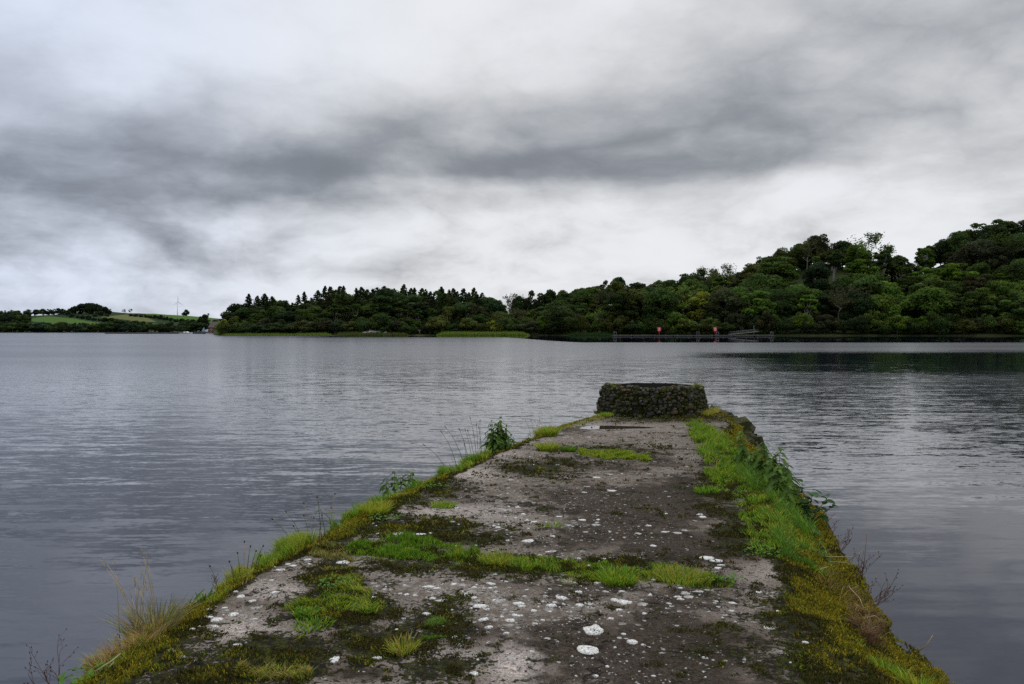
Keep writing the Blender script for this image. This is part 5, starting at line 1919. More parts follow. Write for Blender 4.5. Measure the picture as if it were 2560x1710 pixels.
lp.append(grass_patch(X, Y, 0.058, 0.108, [PG_DEEP, PG_FRESH, PG_YEL], [2, 3, 2], rg, (0.2, 0.8), 0.006, az0=2.8))
X, Y = grass_points([(1390, 945), (1350, 950), (1290, 960), (1220, 990), (1180, 1010), (1195, 1020), (1290, 985), (1400, 956)], 12000, rg)
lp.append(grass_patch(X, Y, 0.029, 0.065, [PM_OLIVE, PG_YEL, PG_DRY, PG_FRESH], [3, 2, 1, 2], rg, (0.3, 0.9), 0.008, seg=2))
build_grass('grass', 'uneven verge of grass and moss along the left edge of the jetty', lp)
# low weeds in the near slab's crack
wp_ = []
X, Y = grass_points([(740, 1300), (820, 1310), (850, 1340), (830, 1390), (880, 1400), (860, 1430), (760, 1420), (690, 1430), (670, 1400), (720, 1370), (720, 1330)], 14000, rg, 0.46, 6, 74)
wp_.append(grass_patch(X, Y, 0.02, 0.05, [PG_FRESH, PM_GREEN, PG_YEL, PG_DRY], [3, 3, 2, 1], rg, (0.3, 1.0), 0.006))
X, Y = grass_points([(520, 1510), (640, 1470), (760, 1460), (860, 1480), (850, 1530), (700, 1568), (520, 1560)], 16000, rg, 0.50, 5, 75)
wp_.append(grass_patch(X, Y, 0.02, 0.045, [PG_DRY, PM_GREEN, PG_YEL, PG_FRESH], [2, 3, 2, 1], rg, (0.3, 1.0), 0.005))
X, Y = grass_points([(980, 1400), (1060, 1400), (1060, 1470), (980, 1480)], 4000, rg, 0.5, 6, 76)
wp_.append(grass_patch(X, Y, 0.015, 0.03, [PM_GREEN, PG_DEEP], [1, 1], rg, (0.3, 1.0), 0.006))
build_grass('grass', 'sprawling low weeds and grass in the broken near slab, left of centre', wp_)


def tuft(dx, dy, r, n, L0, L1, pals, wts, label, name='grass_tuft', lean=(0.3, 1.0), wid=0.004, seg=4, zoff=0.0, group='grass tufts on the jetty'):
    """one clump whose blades fan out from its foot"""
    X0, Y0 = W(dx, dy)
    rr = r * np.sqrt(rg.random(n))
    a = rg.uniform(0, 2 * math.pi, n)
    X, Y = X0 + rr * np.cos(a), Y0 + rr * np.sin(a)
    k = np.searchsorted(np.cumsum(wts) / np.sum(wts), rg.random(n))
    c = np.zeros((n, 3))
    for i, p in enumerate(pals):
        s = k == i
        c[s] = pick_cols(p, int(s.sum()), rg)
    z0 = float(topZ(X0, Y0)) + zoff
    P = np.stack([X - X0, Y - Y0, topZ(X, Y) + zoff - z0 - 0.01], 1)
    V, T, C = blades(P, rg.uniform(L0, L1, n), a + rg.normal(size=n) * 0.5, rg.uniform(lean[0], lean[1], n) * (0.35 + 0.65 * rr / r), wid * rg.uniform(0.6, 1.4, n), c, rg, seg)
    o = link(name, tmesh(name, V, T, M_GRASS, {'col': C}), None, (X0, Y0, z0))
    tag(o, label, 'grass', group)
    return o


tuft(1253, 999, 0.16, 900, .10, .19, [PG_FRESH, PG_YEL, PG_DRY], [4, 3, 1], 'round yellow-green tuft at the left edge near the tower', wid=0.007)
tuft(1255, 1033, 0.14, 700, .07, .13, [PG_FRESH, PG_YEL, PG_DRY], [4, 3, 1], 'bushy tuft left of the far joint grass', wid=0.007)
tuft(1303, 1034, 0.10, 350, .05, .09, [PG_DEEP, PG_FRESH], [2, 1], 'small dark green tuft touching the far joint grass', wid=0.007)
tuft(1118, 1163, 0.0001 + 0.12, 320, .05, .09, [PG_FRESH, PG_YEL], [2, 2], 'small star of grass alone on the middle slab', wid=0.006) if False else None
tuft(1015, 1162, 0.10, 280, .04, .08, [PG_FRESH, PG_YEL], [2, 1], 'small star of grass alone on the middle slab, left side', wid=0.006)
tuft(1622, 1130, 0.12, 400, .04, .08, [PG_FRESH, PG_DEEP], [2, 1], 'low spreading tuft at the inner edge of the right verge', wid=0.006)
tuft(1265, 1207, 0.09, 150, .02, .04, [PG_FRESH, PM_GREEN], [2, 1], 'tiny flat tuft in the dark centre of the middle slab', wid=0.007, lean=(.7, 1.2))
tuft(1140, 1295, 0.10, 500, .05, .10, [PG_YEL, PG_FRESH, PG_DRY], [3, 2, 1], 'yellowish tuft in the near joint, right of the tall grass')
tuft(1415, 1332, 0.12, 700, .05, .10, [PG_FRESH, PG_YEL, PG_DEEP], [4, 1, 1], 'spiky fresh green tuft in the right half of the near joint', wid=0.005)
tuft(1560, 1325, 0.15, 800, .04, .09, [PG_YEL, PG_FRESH, PG_DRY], [2, 3, 1.5], 'brownish green tuft near the right end of the near joint')
tuft(990, 1505 - 7, 0.01 + .10, 420, .08, .16, [PG_YEL, PG_FRESH, PG_DRY], [4, 2, 2], 'yellow spidery tuft in the near slab', wid=0.004) if False else None
tuft(922, 1503, 0.06, 260, .05, .10, [PG_YEL, PG_FRESH, PG_DRY], [4, 2, 2], 'yellow spidery tuft alone in the near slab', wid=0.004, lean=(.4, 1.1))
tuft(725, 1410, 0.09, 300, .015, .04, [PG_FRESH, PG_YEL], [3, 1], 'upper leafy green tuft in the near slab crack', wid=0.006)
tuft(715, 1442, 0.10, 300, .02, .05, [PG_FRESH, PG_DEEP], [3, 1], 'lower fern-like tuft in the near slab crack', wid=0.006)
tuft(700, 1420, 0.06, 200, .03, .06, [PG_DEEP, PG_FRESH], [3, 1], 'broad-bladed weed between two tufts of the slab crack', wid=0.012)
tuft(835, 1398, 0.12, 300, .015, .04, [PG_FRESH, PG_YEL], [3, 1], 'flat bright tuft at the right of the slab crack weeds', wid=0.006)
tuft(2115, 1528, 0.09, 260, .05, .12, [PG_FRESH, PG_YEL], [3, 1], 'pale spiky tuft on the bottom right edge', wid=0.005, zoff=0.0)
tuft(2043, 1500, 0.07, 180, .05, .10, [PG_FRESH, PG_DEEP], [3, 1], 'thin green tuft in the notch of the right edge', wid=0.004)
# dead-grass tussock hanging over the left edge
tuft(350, 1440, 0.13, 620, .10, .24, [PG_DRY, [(0.10, 0.13, 0.06), (0.13, 0.16, 0.08)], PG_YEL], [2, 4, 1], 'big grey-green tussock leaning over the left edge', 'grass_tussock', (0.3, 1.0), 0.0035, 5)
tuft(300, 1480, 0.12, 300, .06, .15, [PG_DRY, PG_DRY, PG_YEL], [3, 2, 1], 'dry straw tussock just below the big grey-green one', 'grass_tussock', (0.4, 1.1), 0.003, 5)
tuft(860, 1240 - 62, 0.12, 500, .08, .14, [PG_YEL, PG_FRESH], [3, 1], 'yellow-green tuft above the olive moss on the left edge', wid=0.005)


# ------------------------------------------------------------------ taller plants
M_STEM = mat('green_stem', (0.06, 0.08, 0.02), 0.7, 0.2, 20)
M_DRYSTEM = mat('straw_stem', (0.30, 0.23, 0.12), 0.8, 0.2, 20)
M_REDSTEM = mat('red_stem', (0.085, 0.035, 0.025), 0.8, 0.3, 20)
M_SEED = mat('brown_seed', (0.05, 0.03, 0.018), 0.9, 0.3, 40)


def leaf_mesh(name, L_, Wd, c, droop=0.4, ser=0.0, n=5):
    V, T = [], []
    for i in range(n + 1):
        t_ = i / n
        wv = Wd / 2 * math.sin(math.pi * min(1, t_ * 0.9 + 0.08)) ** 0.8 * (1 - 0.25 * t_)
        if ser and i % 2:
            wv *= 1 - ser
        x, z = L_ * t_, -droop * L_ * t_ * t_
        V += [(x, -wv, z + wv * 0.25), (x, 0, z - 0.0), (x, wv, z + wv * 0.25)]
    for i in range(n):
        for j in (0, 1):
            a = i * 3 + j
            T += [(a, a + 3, a + 4), (a, a + 4, a + 1)]
    cc = np.tile(np.array(c, np.float32), (len(V), 1))
    cc[1::3] *= 1.25
    return tmesh(name, V, T, M_LEAF, {'col': cc}, True)


NL = [leaf_mesh('leaf', 0.075, 0.038, c, 0.5, 0.15, 6) for c in ((0.065, 0.125, 0.018), (0.09, 0.16, 0.022), (0.045, 0.09, 0.014))]
prnd = random.Random(3)


def nettle(dx, dy, h, label, lean=0.0, zoff=0.0, scale=1.0, off=(0, 0)):
    X0, Y0 = W(dx, dy)
    X0 += off[0]
    Y0 += off[1]
    o = tag(empty('nettle', (X0, Y0, float(topZ(X0, Y0)) + zoff - 0.02), prnd.uniform(0, 6.28)), label, 'plant', 'nettles on the jetty edges')
    mb = MB()
    pts = [(0, 0, 0), (lean * 0.3 * h, 0, h * 0.4), (lean * h, 0.01, h)]
    mb.tube(pts, [0.004, 0.0035, 0.0015], 5)
    link('stem', mb.mesh('stem', M_STEM, True), o)
    k = max(5, int(h / 0.032))
    for i in range(k):
        f = 0.22 + 0.78 * i / (k - 1)
        z = h * f
        x = lean * h * f ** 1.4
        s = 1.45 * scale * (1.15 - 0.75 * max(0, f - 0.45) / 0.55) * (0.65 + 0.35 * min(1, i / 2))
        a0 = (i % 2) * math.pi / 2 + prnd.uniform(-.3, .3)
        for q in (0, math.pi):
            link('leaf', prnd.choice(NL), o, (x, 0, z), (prnd.uniform(-.3, .3), prnd.uniform(-0.15, 0.45), a0 + q), (s,) * 3)
    return o


NET = [(1122, 1030, .34, 'tallest'), (1134, 1030, .30, ''), (1148, 1028, .36, ''), (1160, 1024, .22, ''), (1170, 1020, .16, ''), (1140, 1034, .20, ''), (1128, 1032, .24, ''), (1154, 1028, .28, ''), (1145, 1030, .33, '')]
for i, (x, y, h, _) in enumerate(NET):
    nettle(x, y, h * 1.4, ('leftmost', 'second', 'third', 'fourth', 'fifth and lowest', 'shortest foremost', 'inner left', 'inner right', 'middle tall')[i] + ' nettle of the tall clump on the left edge' + (' from left' if i in (1, 2, 3) else ''),
           prnd.uniform(-.12, .12), scale=1.2)
nettle(1212, 1004, .15, 'small lone nettle behind the left edge near the tower')
for i, (x, y, h) in enumerate(((885, 1120, .17), (903, 1118, .23), (918, 1114, .18), (935, 1112, .20), (944, 1110, .21))):
    nettle(x, y - 8, h, ('leftmost', 'second', 'middle', 'fourth', 'rightmost')[i] + ' nettle of the low clump halfway down the left edge', prnd.uniform(-.12, .12))
for i, (x, y, h) in enumerate(((1700, 1075, .34), (1735, 1095, .26), (1752, 1100, .32), (1770, 1115, .28), (1790, 1112, .36), (1800, 1125, .26), (1812, 1140, .24), (1762, 1125, .22), (1722, 1090, .2), (1785, 1135, .22), (1808, 1158, .2))):
    nettle(x, y, h * 1.35, ('topmost', 'second', 'third', 'fourth', 'tallest', 'sixth', 'seventh', 'inner low', 'small upper', 'inner lower', 'lowest')[i] + ' nettle in the row beside the right verge', prnd.uniform(-.1, .1), scale=1.5)

for i, (x, y, h) in enumerate(((1868, 1190, .13), (1884, 1222, .12), (1898, 1248, .11), (1878, 1238, .09), (1850, 1180, .14))):
    nettle(x, y, h, ('upper', 'middle', 'lower', 'inner', 'topmost')[i] + ' small leafy weed on the right edge below the sapling', prnd.uniform(-.1, .3), scale=.9)
# broad-leaved sapling leaning out on the right
BL = [leaf_mesh('leaf', 0.10, 0.085, c, 0.25, 0.0, 6) for c in ((0.03, 0.085, 0.025), (0.045, 0.11, 0.03), (0.025, 0.065, 0.02))]
X0, Y0 = W(1850, 1190, DECK - 0.1)
sap = tag(empty('alder_sapling', (X0, Y0, DECK - 0.2)), 'broad-leaved sapling leaning out over the water from the right edge', 'sapling')
for bi, (ax, ay, h) in enumerate(((0.10, 0.1, .34), (0.02, 0.16, .40), (0.20, 0.0, .30), (0.28, 0.05, .22), (-0.05, 0.1, .36))):
    mb = MB()
    mb.tube([(0, 0, 0), (ax * .5, ay * .5, h * .55), (ax, ay, h)], [0.006, 0.004, 0.002], 5)
    link('stem', mb.mesh('stem', M_STEM, True), sap)
    for i in range(9):
        f = 0.35 + 0.65 * i / 8
        link('leaf', prnd.choice(BL), sap, (ax * f, ay * f, h * (f * 1.1 if f < .5 else f)), (prnd.uniform(-.5, .5), prnd.uniform(-.6, .3), prnd.uniform(0, 6.28)), (prnd.uniform(.6, 1.0),) * 3)


def stalk(dx, dy, h, lean, head, label, side=(0.0, 1.0), m=None, hr=0.005):
    """a flowering stalk with its seed head"""
    X0, Y0 = W(dx, dy)
    o = tag(empty('seed_stalk', (X0, Y0, float(topZ(X0, Y0)) - 0.02)), label, 'plant stalk', 'seed stalks on the jetty edges')
    mb = MB()
    lx, ly = lean, 0.05
    pts = [(0, 0, 0), (lx * h * 0.25, ly * h * .3, h * 0.4), (lx * h * 0.6, ly * h * .6, h * 0.75), (lx * h, ly * h, h)]
    mb.tube(pts, [0.0034, 0.003, 0.0024, 0.0016], 4)
    link('stem', mb.mesh('stem', m or M_STEM, True), o)
    mb = MB()
    d = Vector((lx * 0.4, ly * 0.4, 0.25)).normalized()
    p = Vector(pts[-1])
    mb.tube([tuple(p), tuple(p + d * head * 0.3), tuple(p + d * head * 0.8), tuple(p + d * head)], [0.001, hr, hr * 0.9, 0.001], 6)
    link('seed_head', mb.mesh('seed_head', M_DRYSTEM if hr <= 0.002 else M_SEED, True), o)


S1 = [(1065, 1060, .42, -.45), (1075, 1058, .38, -.25), (1083, 1056, .36, -.2), (1088, 1056, .34, -.2), (1030, 1075, .30, -.8), (1093, 1050, .46, -.15), (1096, 1050, .38, -.05), (1100, 1048, .42, -.0),
      (1105, 1046, .34, -.1), (1050, 1070, .40, -.4), (1110, 1044, .26, 0.05), (1070, 1062, .24, -.1), (1112, 1042, .36, .1)]
for i, (x, y, h, l) in enumerate(S1):
    stalk(x, y, h * 1.15, l, 0.05, 'long dark-headed stalk in the fan before the tall nettles, ' + ('lowest leaning one' if i == 4 else ORD[i] + ' counted'), hr=0.0045)
for o_ in [o for o in COL.objects if o.name.startswith('seed_stalk')]:
    tag(o_, 'thin stalk with a long dark seed head left of the tall nettles', 'plant stalk', 'seed stalks left of the tall nettles')
S2 = [(720, 1235, .34, -.25), (735, 1225, .36, -.1), (745, 1222, .30, -.2), (755, 1218, .34, .1), (700, 1245, .30, -.5), (710, 1238, .26, -.2), (760, 1215, .22, -.05), (690, 1250, .20, -.3), (728, 1232, .24, .1), (742, 1228, .2, -.4), (680, 1255, .26, -.7)]
for i, (x, y, h, l) in enumerate(S2):
    stalk(x, y, h, l, 0.018, 'x', hr=0.006, m=M_DRYSTEM if i % 3 == 0 else None)
S3 = [(548, 1322, .20, -.1), (556, 1318, .26, 0), (562, 1316, .22, .1), (570, 1312, .18, .2), (578, 1308, .20, .3), (540, 1326, .16, -.3), (535, 1328, .17, -.2), (585, 1306, .13, .2), (500, 1350, .2, -.3)]
for i, (x, y, h, l) in enumerate(S3):
    stalk(x, y, h, l, 0.016, 'y', hr=0.0055, m=M_DRYSTEM if i == 1 else None)
for o_ in COL.objects:
    if o_.name.startswith('seed_stalk'):
        if o_['label'] == 'x':
            tag(o_, 'thin stalk with a small brown knob on the left edge by the olive moss', 'plant stalk', 'knobbed stalks by the olive moss')
        elif o_['label'] == 'y':
            tag(o_, 'short stalk with a small brown knob on the lower left edge', 'plant stalk', 'knobbed stalks on the lower left edge')
def order_labels(pref, base, grp):
    os_ = [o for o in COL.objects if o.name.startswith('seed_stalk') and o['label'].startswith(pref)]
    os_.sort(key=lambda o: o.location.x / o.location.y)
    for i, o in enumerate(os_):
        tag(o, base + ', ' + ('leftmost' if i == 0 else ORD[i] + ' from left'), 'plant stalk', grp)


order_labels('thin stalk with a long', 'thin stalk with long dark seed head, left of tall nettles', 'seed stalks left of the tall nettles')
order_labels('thin stalk with a small', 'stalk with small brown knob by the olive moss', 'knobbed stalks by the olive moss')
order_labels('short stalk with a small', 'short knobbed stalk on the lower left edge', 'knobbed stalks on the lower left edge')
# tall straw grasses out of the tussock
for i in range(16):
    x, y = 300 + prnd.uniform(-40, 60), 1455 - prnd.uniform(-15, 20)
    stalk(x, y, prnd.uniform(.25, .46), prnd.uniform(-.5, .1), 0.06, 'z', m=M_DRYSTEM, hr=0.0016)
for i in range(8):
    stalk(1225 + prnd.uniform(-15, 25), 990, prnd.uniform(.12, .3), prnd.uniform(-.4, .1), 0.03, 'v', m=M_DRYSTEM, hr=0.003)
for o_ in COL.objects:
    if o_.name.startswith('seed_stalk'):
        if o_['label'] == 'z':
            tag(o_, 'tall faint straw stem rising from the big tussock on the left edge', 'plant stalk', 'straw stems of the big tussock')
        elif o_['label'] == 'v':
            tag(o_, 'fine dry stem behind the round tuft near the tower', 'plant stalk', 'dry stems by the tower')


def twiggy(dx, dy, h, label, seed, n=5, z=None, m=None, reach=(0.5, 0.0), buds=True):
    """dead branching stems with small buds"""
    rgx = random.Random(seed)
    X0, Y0 = W(dx, dy, DECK - 0.15)
    o = tag(empty('dead_weed', (X0, Y0, DECK - 0.22 if z is None else z)), label, 'dead plant', 'dead weeds on the jetty edges')
    st, bd = MB(), MB()

    def br(p, d, L_, r, lv):
        pts = [p]
        q = Vector(p)
        dd = Vector(d)
        for _ in range(3):
            dd = (dd + Vector((rgx.uniform(-.25, .25), rgx.uniform(-.25, .25), rgx.uniform(-.12, .2)))).normalized()
            q = q + dd * L_ / 3
            pts.append(tuple(q))
        st.tube(pts, [r, r * .9, r * .8, r * .6], 4, cap=False)
        if lv == 2:
            if buds:
                bd.tube([pts[-1], tuple(q + dd * 0.006), tuple(q + dd * 0.012)], [0.001, 0.0035, 0.0005], 4)
            return
        for pt in pts[1:]:
            if rgx.random() < 0.8:
                br(pt, (dd + Vector((rgx.uniform(-1, 1), rgx.uniform(-1, 1), rgx.uniform(-.3, .8)))).normalized(), L_ * rgx.uniform(.3, .55), r * .65, lv + 1)
    for i in range(n):
        br((rgx.uniform(-.05, .05), rgx.uniform(-.05, .05), 0), (reach[0] + rgx.uniform(-.35, .35), reach[1] + rgx.uniform(-.3, .3), rgx.uniform(.5, 1)), h * rgx.uniform(.6, 1), 0.0022, 0)
    link('stems', st.mesh('stems', m or M_REDSTEM, True), o)
    if buds and bd.n:
            link('buds', bd.mesh('buds', M_SEED), o)['kind'] = 'stuff'


twiggy(1925, 1250, .16, 'upper red-stemmed dead weed overhanging the right edge', 1)
twiggy(1960, 1315, .20, 'dense twiggy dead weed in the middle of the right edge', 2, 7)
twiggy(1990, 1370, .21, 'dark twiggy weed arching lowest over the water on the right', 3, 7, reach=(0.9, 0))
twiggy(1890, 1215, .14, 'reddish dead weed below the broad-leaved sapling', 4, 4)
twiggy(125, 1570, .22, 'dark twiggy weed in the bottom left corner', 5, 5, reach=(-0.5, 0.2))
twiggy(490, 1352, .13, 'small dark dead weed on the left edge above the green leaves', 6, 4, reach=(-0.4, 0))
twiggy(645, 1290 - 25, .14, 'thin dead weed below the knobbed stalks on the left edge', 7, 3, reach=(-0.5, 0))
twiggy(310, 1478, .15, 'tiny dark weed under the big tussock', 8, 3, reach=(-0.8, 0))


def cane(name, pts, r, label, m=M_DRYSTEM):
    P = []
    for x, y, z in pts:
        X, Y = W(x, y, z)
        P.append((X, Y, z))
    c = P[0]
    P = [(p[0] - c[0], p[1] - c[1], p[2] - c[2]) for p in P]
    mb = MB()
    mb.tube(P, [r * (1 - 0.5 * i / (len(P) - 1)) for i in range(len(P))], 5)
    tag(link(name, mb.mesh(name, m, True), None, c), label, 'stem', 'dry stems on the jetty')


cane('dry_stem', [(1895, 1278, .70), (1925, 1279, .75), (1958, 1279, .8), (1985, 1262, .86)], .004, 'bleached bent stem jutting over the right edge')
cane('dry_stem', [(1905, 1290, .70), (1945, 1292, .76), (1984, 1262, .86), (1975, 1310, .7)], .003, 'second bleached stem crossing under the bent one')
cane('dry_stem', [(1975, 1345, .62), (1984, 1300, .8), (1990, 1225, 1.0)], .003, 'upright dark stem with a bud above the bleached stems', M_REDSTEM)
cane('dry_stem', [(2030, 1430, .6), (2010, 1415, .66), (1985, 1420, .64), (1975, 1450, .6)], .0035, 'looped pale stem on the olive moss at lower right')
cane('dry_stem', [(1950, 1348, .66), (1975, 1375, .66), (1990, 1412, .62)], .003, 'straight pale stem lying on the moss of the right edge')
cane('dry_stem', [(2105, 1500, .62), (2130, 1484, .68), (2144, 1460, .74)], .0035, 'bare twig curving up from the bottom right edge')
cane('dry_stem', [(2119, 1520, .6), (2120, 1500, .66)], .003, 'short side twig below the bare curving one')
cane('dry_stem', [(212, 1545, .80), (250, 1520, .83), (270, 1503, .84)], .005, 'pale broken stick at the bottom left edge')
cane('dry_stem', [(238, 1542, .80), (255, 1522, .83)], .004, 'shorter pale stick beside the broken one at bottom left')
cane('dry_stem', [(1676, 1482, .82), (1712, 1490 + 0, .82)], .003, 'x') if False else None
cane('dry_stem', [(1900, 1300 + 2, .80), (1878, 1308, .8)], .003, 'small fallen twig at the inner side of the right verge')
# juicy dock leaves on the left edge
dk = tag(empty('dock_plant', (*W(470, 1358), float(topZ(*W(470, 1358))) - 0.02)), 'bright green upright leaves sprouting on the lower left edge', 'plant')
DLf = leaf_mesh('leaf', 0.11, 0.022, (0.05, 0.14, 0.015), 0.1, 0.2, 7)
for i in range(18):
    link('leaf', DLf, dk, (prnd.uniform(-.14, .10), prnd.uniform(-.05, .05), 0.0), (prnd.uniform(-.4, .4), prnd.uniform(-1.4, -.5), prnd.uniform(0, 6.28)), (prnd.uniform(.6, 1.1),) * 3)
# hogweed-like leaves of the yellow shoot by the olive moss
sh = tag(empty('leafy_shoot', (*W(762, 1205), float(topZ(*W(762, 1205))) - 0.02)), 'arching shoot with yellow-green leaves above the left edge', 'plant')
mb = MB()
mb.tube([(0, 0, 0), (-0.03, 0, .14), (-.10, 0, .20), (-.16, 0, .19)], [.004, .003, .002, .0015], 5)
link('stem', mb.mesh('stem', M_STEM, True), sh)
YL = leaf_mesh('leaf', 0.055, 0.024, (0.13, 0.19, 0.02), 0.3, 0.1, 5)
for i in range(12):
    f = i / 11
    link('leaf', YL, sh, (0.05 - .22 * f, 0, .10 + .11 * math.sin(f * 2.6)), (prnd.uniform(-.4, .4), prnd.uniform(-.2, .5), prnd.uniform(0, 6.28)), (prnd.uniform(.7, 1.1),) * 3)
# clover-like patch bottom left and by the right verge
CL = leaf_mesh('leaf', 0.024, 0.02, (0.07, 0.16, 0.02), 0.2, 0, 3)


def leaf_mat_patch(dx, dy, rx_, ry_, n, label, s=1.0):
    X0, Y0 = W(dx, dy)
    z0 = float(topZ(X0, Y0))
    o = tag(empty('creeping_plant', (X0, Y0, z0)), label, 'plant', 'creeping plants on the jetty')
    for i in range(n):
        a, r = prnd.uniform(0, 6.28), math.sqrt(prnd.random())
        x, y = rx_ * r * math.cos(a), ry_ * r * math.sin(a)
        link('leaf', CL, o, (x, y, float(topZ(X0 + x, Y0 + y)) - z0 + prnd.uniform(.012, .045)), (prnd.uniform(-.5, .5), prnd.uniform(-.5, .3), prnd.uniform(0, 6.28)), (s * prnd.uniform(.7, 1.3),) * 3)


leaf_mat_patch(200, 1528, .14, .12, 110, 'bright creeping leaves in the bottom left corner', 1.1)
leaf_mat_patch(880, 1190, .16, .22, 80, 'dark-leaved creeper spilling inward below the low nettles')
leaf_mat_patch(1745, 1270, .14, .12, 60, 'creeping leaves at the inner side of the right verge')
leaf_mat_patch(775, 1345, .12, .14, 90, 'creeping leaves at the top of the slab crack weeds')
leaf_mat_patch(1665, 1333, .14, .05, 50, 'low reddish and green leaves at the right end of the near joint')
leaf_mat_patch(1000, 1120, .12, .12, 50, 'small leaves on the moss near the left edge')

# ================================================================== the round stone tower
TX, TY, TR, TH = 2.72, 15.45, 1.03, 0.54
tz = DECK - 0.03
tower = tag(empty('stone_turret', (TX, TY, tz)), 'low round rubble-stone turret at the end of the jetty', 'turret')


def stone_mat(name, c1, c2, mossy=0.3):
    m = bpy.data.materials.new(name)
    m.use_nodes = True
    t = NT(m.node_tree)
    b = m.node_tree.nodes['Principled BSDF']
    P = t.n('ShaderNodeNewGeometry').outputs['Position']
    rnd = t.n('ShaderNodeObjectInfo').outputs['Random']
    c = t.mixc(t.noise(P, 14, 4), c1, c2)
    c = t.vm('SCALE', c, s=t.lin(rnd, 0, 1, 0.45, 1.35))
    c = t.mixc(t.ss(t.noise(P, 9, 5), 0.50 - mossy * 0.3, 0.60), c, (0.035, 0.040, 0.010))
    c = t.mixc(t.ss(t.noise(P, 23, 4), 0.66, 0.70), c, (0.30, 0.30, 0.28))
    t.put(b.inputs['Base Color'], c)
    b.inputs['Roughness'].default_value = 0.9
    b.inputs['Specular IOR Level'].default_value = 0.12
    bp = t.n('ShaderNodeBump')
    bp.inputs['Distance'].default_value = 0.02
    t.put(bp.inputs['Height'], t.noise(P, 30, 5))
    t.put(b.inputs['Normal'], bp.outputs[0])
    return m


SM = [stone_mat('grey_stone', (0.045, 0.043, 0.040), (0.11, 0.105, 0.10)), stone_mat('mossy_stone', (0.040, 0.040, 0.022), (0.085, 0.08, 0.05), 0.6), stone_mat('brown_stone', (0.07, 0.045, 0.025), (0.13, 0.085, 0.045), 0.1)]
stones = [rock_mesh('stone', 200 + i, SM[(0, 0, 1, 0, 1, 2, 0, 1, 0, 0, 1, 0)[i]], 2) for i in range(12)]
M_EDGE = stone_mat('mossy_edge_stone', (0.030, 0.027, 0.018), (0.075, 0.065, 0.040), 0.6)
# mortar core
mb = MB()
n = 48
V, T = [], []
prof = [(TR - 0.03, -0.1), (TR - 0.035, 0.1), (TR - 0.06, 0.3), (TR - 0.115, TH - 0.06), (TR - 0.14, TH - 0.012), (TR - 0.22, TH - 0.012), (TR - 0.26, TH - 0.05)]
for r, z in prof:
    for k in range(n):
        a = k / n * 2 * math.pi
        q = 1 + 0.012 * math.sin(5 * a) + 0.01 * math.sin(11 * a + 1)
        V.append((r * q * math.cos(a), r * q * math.sin(a), z))
for i in range(len(prof) - 1):
    for k in range(n):
        j = (k + 1) % n
        a, b, c, d = i * n + k, i * n + j, (i + 1) * n + k, (i + 1) * n + j
        T += [(a, b, d), (a, d, c)]
mb.add(V, T)
link('rubble_core', mb.mesh('rubble_core', mat('dark_mortar', (0.022, 0.020, 0.014), 1.0, 0.4, 20, bump=0.5), True), tower)
mb = MB()
V = [(0, 0, TH - 0.004)]
for rr in (0.4, TR - 0.25):
    for k in range(n):
        a = k / n * 2 * math.pi
        V.append((rr * math.cos(a), rr * math.sin(a), TH - 0.008 + 0.006 * math.sin(7 * a + rr * 9)))
T = [(0, 1 + k, 1 + (k + 1) % n) for k in range(n)]
for k in range(n):
    j = (k + 1) % n
    T += [(1 + k, 1 + n + k, 1 + n + j), (1 + k, 1 + n + j, 1 + j)]
mb.add(V, T)
link('cap', mb.mesh('cap', mat('black_asphalt_cap', (0.009, 0.0085, 0.008), 1.0, 0.3, 8, bump=0.6, spec=0.0), True), tower)
srnd = random.Random(12)
z = 0.0
row = 0
while z < TH - 0.02:
    hh = (0.078 - 0.030 * z / TH) * srnd.uniform(.8, 1.2)
    rr = TR - 0.005 - 0.12 * (z / TH) ** 1.8
    if z + hh > TH - 0.01:
        rr -= 0.03
    a = srnd.uniform(0, .3)
    a1 = a + 2 * math.pi
    while a < a1 - 0.03:
        wd = hh * srnd.uniform(0.7, 2.3) / rr
        wd = min(wd, a1 - a)
        am = a + wd / 2
        far_side = math.sin(am) > 0.0
        if far_side and z + hh > TH - 0.035:
            a += wd
            continue
        jit = srnd.uniform(-.025, .03)
        zz = z + hh / 2 + srnd.uniform(-.022, .022)
        if far_side:
            wd = max(wd, hh * 2.0 / rr)
        o = link('stone', srnd.choice(stones), tower, ((rr + jit - 0.03) * math.cos(am), (rr + jit - 0.03) * math.sin(am), zz),
                 (srnd.uniform(-.25, .25), srnd.uniform(-.2, .2), am + srnd.uniform(-.15, .15)), (0.065, wd * rr * 0.53, hh * 0.56 * srnd.uniform(.75, 1.45)))
        a += wd
    z += hh * 0.93
    row += 1
# rim stones lying loose on the edge
for i in range(26):
    a = srnd.uniform(0, 6.28)
    rr = TR - 0.17 + srnd.uniform(-.04, .04)
    s = srnd.uniform(.02, .042)
    link('stone', srnd.choice(stones), tower, (rr * math.cos(a), rr * math.sin(a), TH + srnd.uniform(-.03, -.012) - (0.02 if math.sin(a) > 0 else 0)), (srnd.uniform(-.4, .4), srnd.uniform(-.4, .4), srnd.uniform(0, 6)), (s * 1.3, s * 1.5, s * .8))


# broken stones spilling down the flank right of the turret
spill = [rock_mesh('edge_stone', 300 + i, M_EDGE, 2) for i in range(4)]
for i in range(60):
    Yq = srnd.uniform(12.3, 17.6)
    f = srnd.random()
    Xq = float(edgeR(np.array(Yq))) + 0.02 + 0.22 * f
    sc3 = srnd.uniform(.09, .24)
    link('edge_stone', srnd.choice(spill), jetty, (Xq, Yq, DECK - 0.16 - 0.62 * f), (srnd.uniform(-.5, .5), srnd.uniform(-.5, .5), srnd.uniform(0, 6)), (sc3, sc3 * 1.3, sc3 * .75))


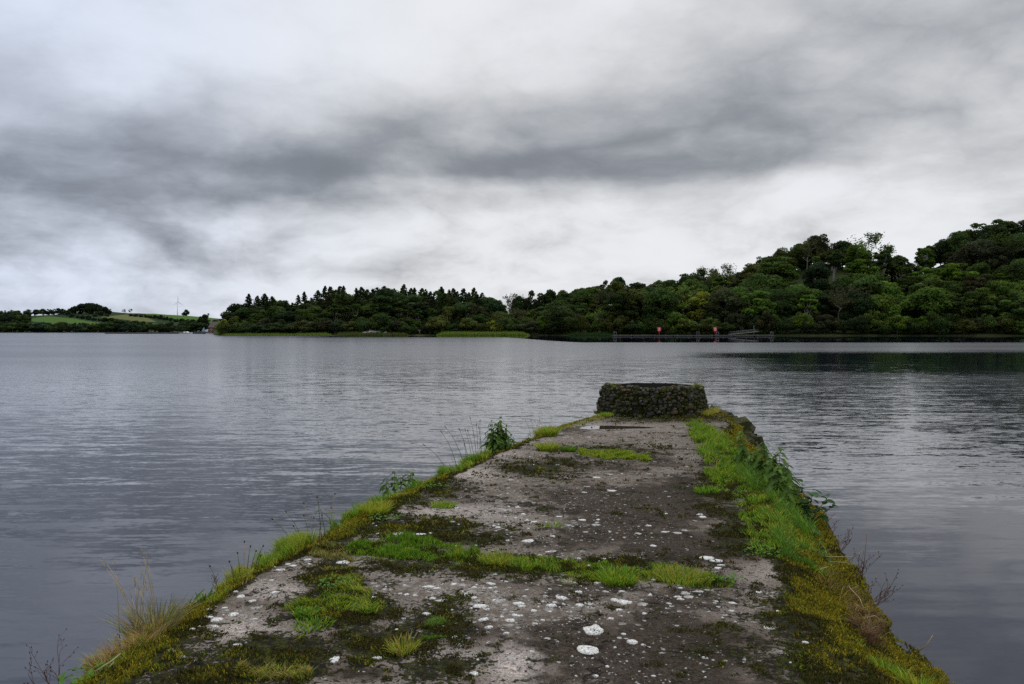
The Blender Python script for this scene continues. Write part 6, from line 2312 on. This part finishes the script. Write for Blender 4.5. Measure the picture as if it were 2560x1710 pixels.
def ring_grass(a0, a1, r0, r1, n, L0, L1, zb, pals, wts, wid=0.008):
    a = rg.uniform(a0, a1, n)
    r = rg.uniform(r0, r1, n)
    dens = fbm(a * 4, r * 3, 91, 3)
    k = dens > 0.42
    a, r = a[k], r[k]
    n = len(a)
    kk = np.searchsorted(np.cumsum(wts) / np.sum(wts), rg.random(n))
    c = np.zeros((n, 3))
    for i, p in enumerate(pals):
        s = kk == i
        c[s] = pick_cols(p, int(s.sum()), rg)
    P = np.stack([TX + r * np.cos(a), TY + r * np.sin(a), 0 * a + tz + zb], 1)
    return blades(P, rg.uniform(L0, L1, n), a + rg.normal(size=n), rg.uniform(.3, 1.1, n), wid * rg.uniform(.6, 1.4, n), c, rg, 2)


pi = math.pi
build_grass('grass', 'short grass fringe growing on the rim of the stone turret', [
    ring_grass(1.02 * pi, 1.98 * pi, TR - 0.24, TR - 0.12, 2600, .03, .07, TH - 0.03, [PG_YEL, PG_FRESH, PG_DRY, PM_OLIVE], [2, 3, 1, 1]),
    ring_grass(0.98 * pi, 1.17 * pi, TR - 0.26, TR - 0.12, 900, .06, .12, TH - 0.03, [PG_YEL, PG_FRESH], [2, 3]),
    ring_grass(1.85 * pi, 1.97 * pi, TR - 0.26, TR - 0.12, 600, .05, .09, TH - 0.03, [PG_YEL, PG_FRESH], [2, 3])])
_n = 16000
_a, _z = rg.uniform(0.95 * pi, 2.05 * pi, _n), rg.uniform(0, TH, _n)
_k = fbm(_a * 6, _z * 9, 95, 4) > 0.50
_a, _z = _a[_k], _z[_k]
_r = TR + 0.012 - 0.12 * (_z / TH) ** 1.8
_c = np.where((rg.random(len(_a)) < 0.3)[:, None], pick_cols([(0.07, 0.075, 0.012), (0.05, 0.06, 0.01)], len(_a), rg), pick_cols(PM_DARK, len(_a), rg))
_p = blades(np.stack([_r * np.cos(_a), _r * np.sin(_a), _z], 1), rg.uniform(.008, .03, len(_a)), _a + rg.normal(size=len(_a)), rg.uniform(.4, 1.2, len(_a)), 0.012 + 0 * _a, _c, rg, 2)
_m = MB()
_m.add(_p[0], _p[1])
link('moss_growth', _m.mesh('moss_growth', M_MOSS, attrs={'col': _p[2]}), tower)['kind'] = 'stuff'
build_grass('grass', 'dark grass and weeds around the foot of the stone turret', [
    ring_grass(1.0 * pi, 2.05 * pi, TR - 0.04, TR + 0.10, 5000, .03, .09, 0.0, [PM_OLIVE, PM_DARK, PG_DEEP, PG_DRY], [2, 3, 2, 1]),
    ring_grass(1.75 * pi, 2.0 * pi, TR - 0.02, TR + 0.2, 1500, .08, .2, 0.0, [PG_DRY, PG_YEL, PG_FRESH], [2, 2, 1], 0.006)])
tuft(1388, 953, 0.14, 500, .05, .10, [PG_FRESH, PG_YEL], [3, 2], 'bright tuft at the turret\'s left foot', wid=0.008)
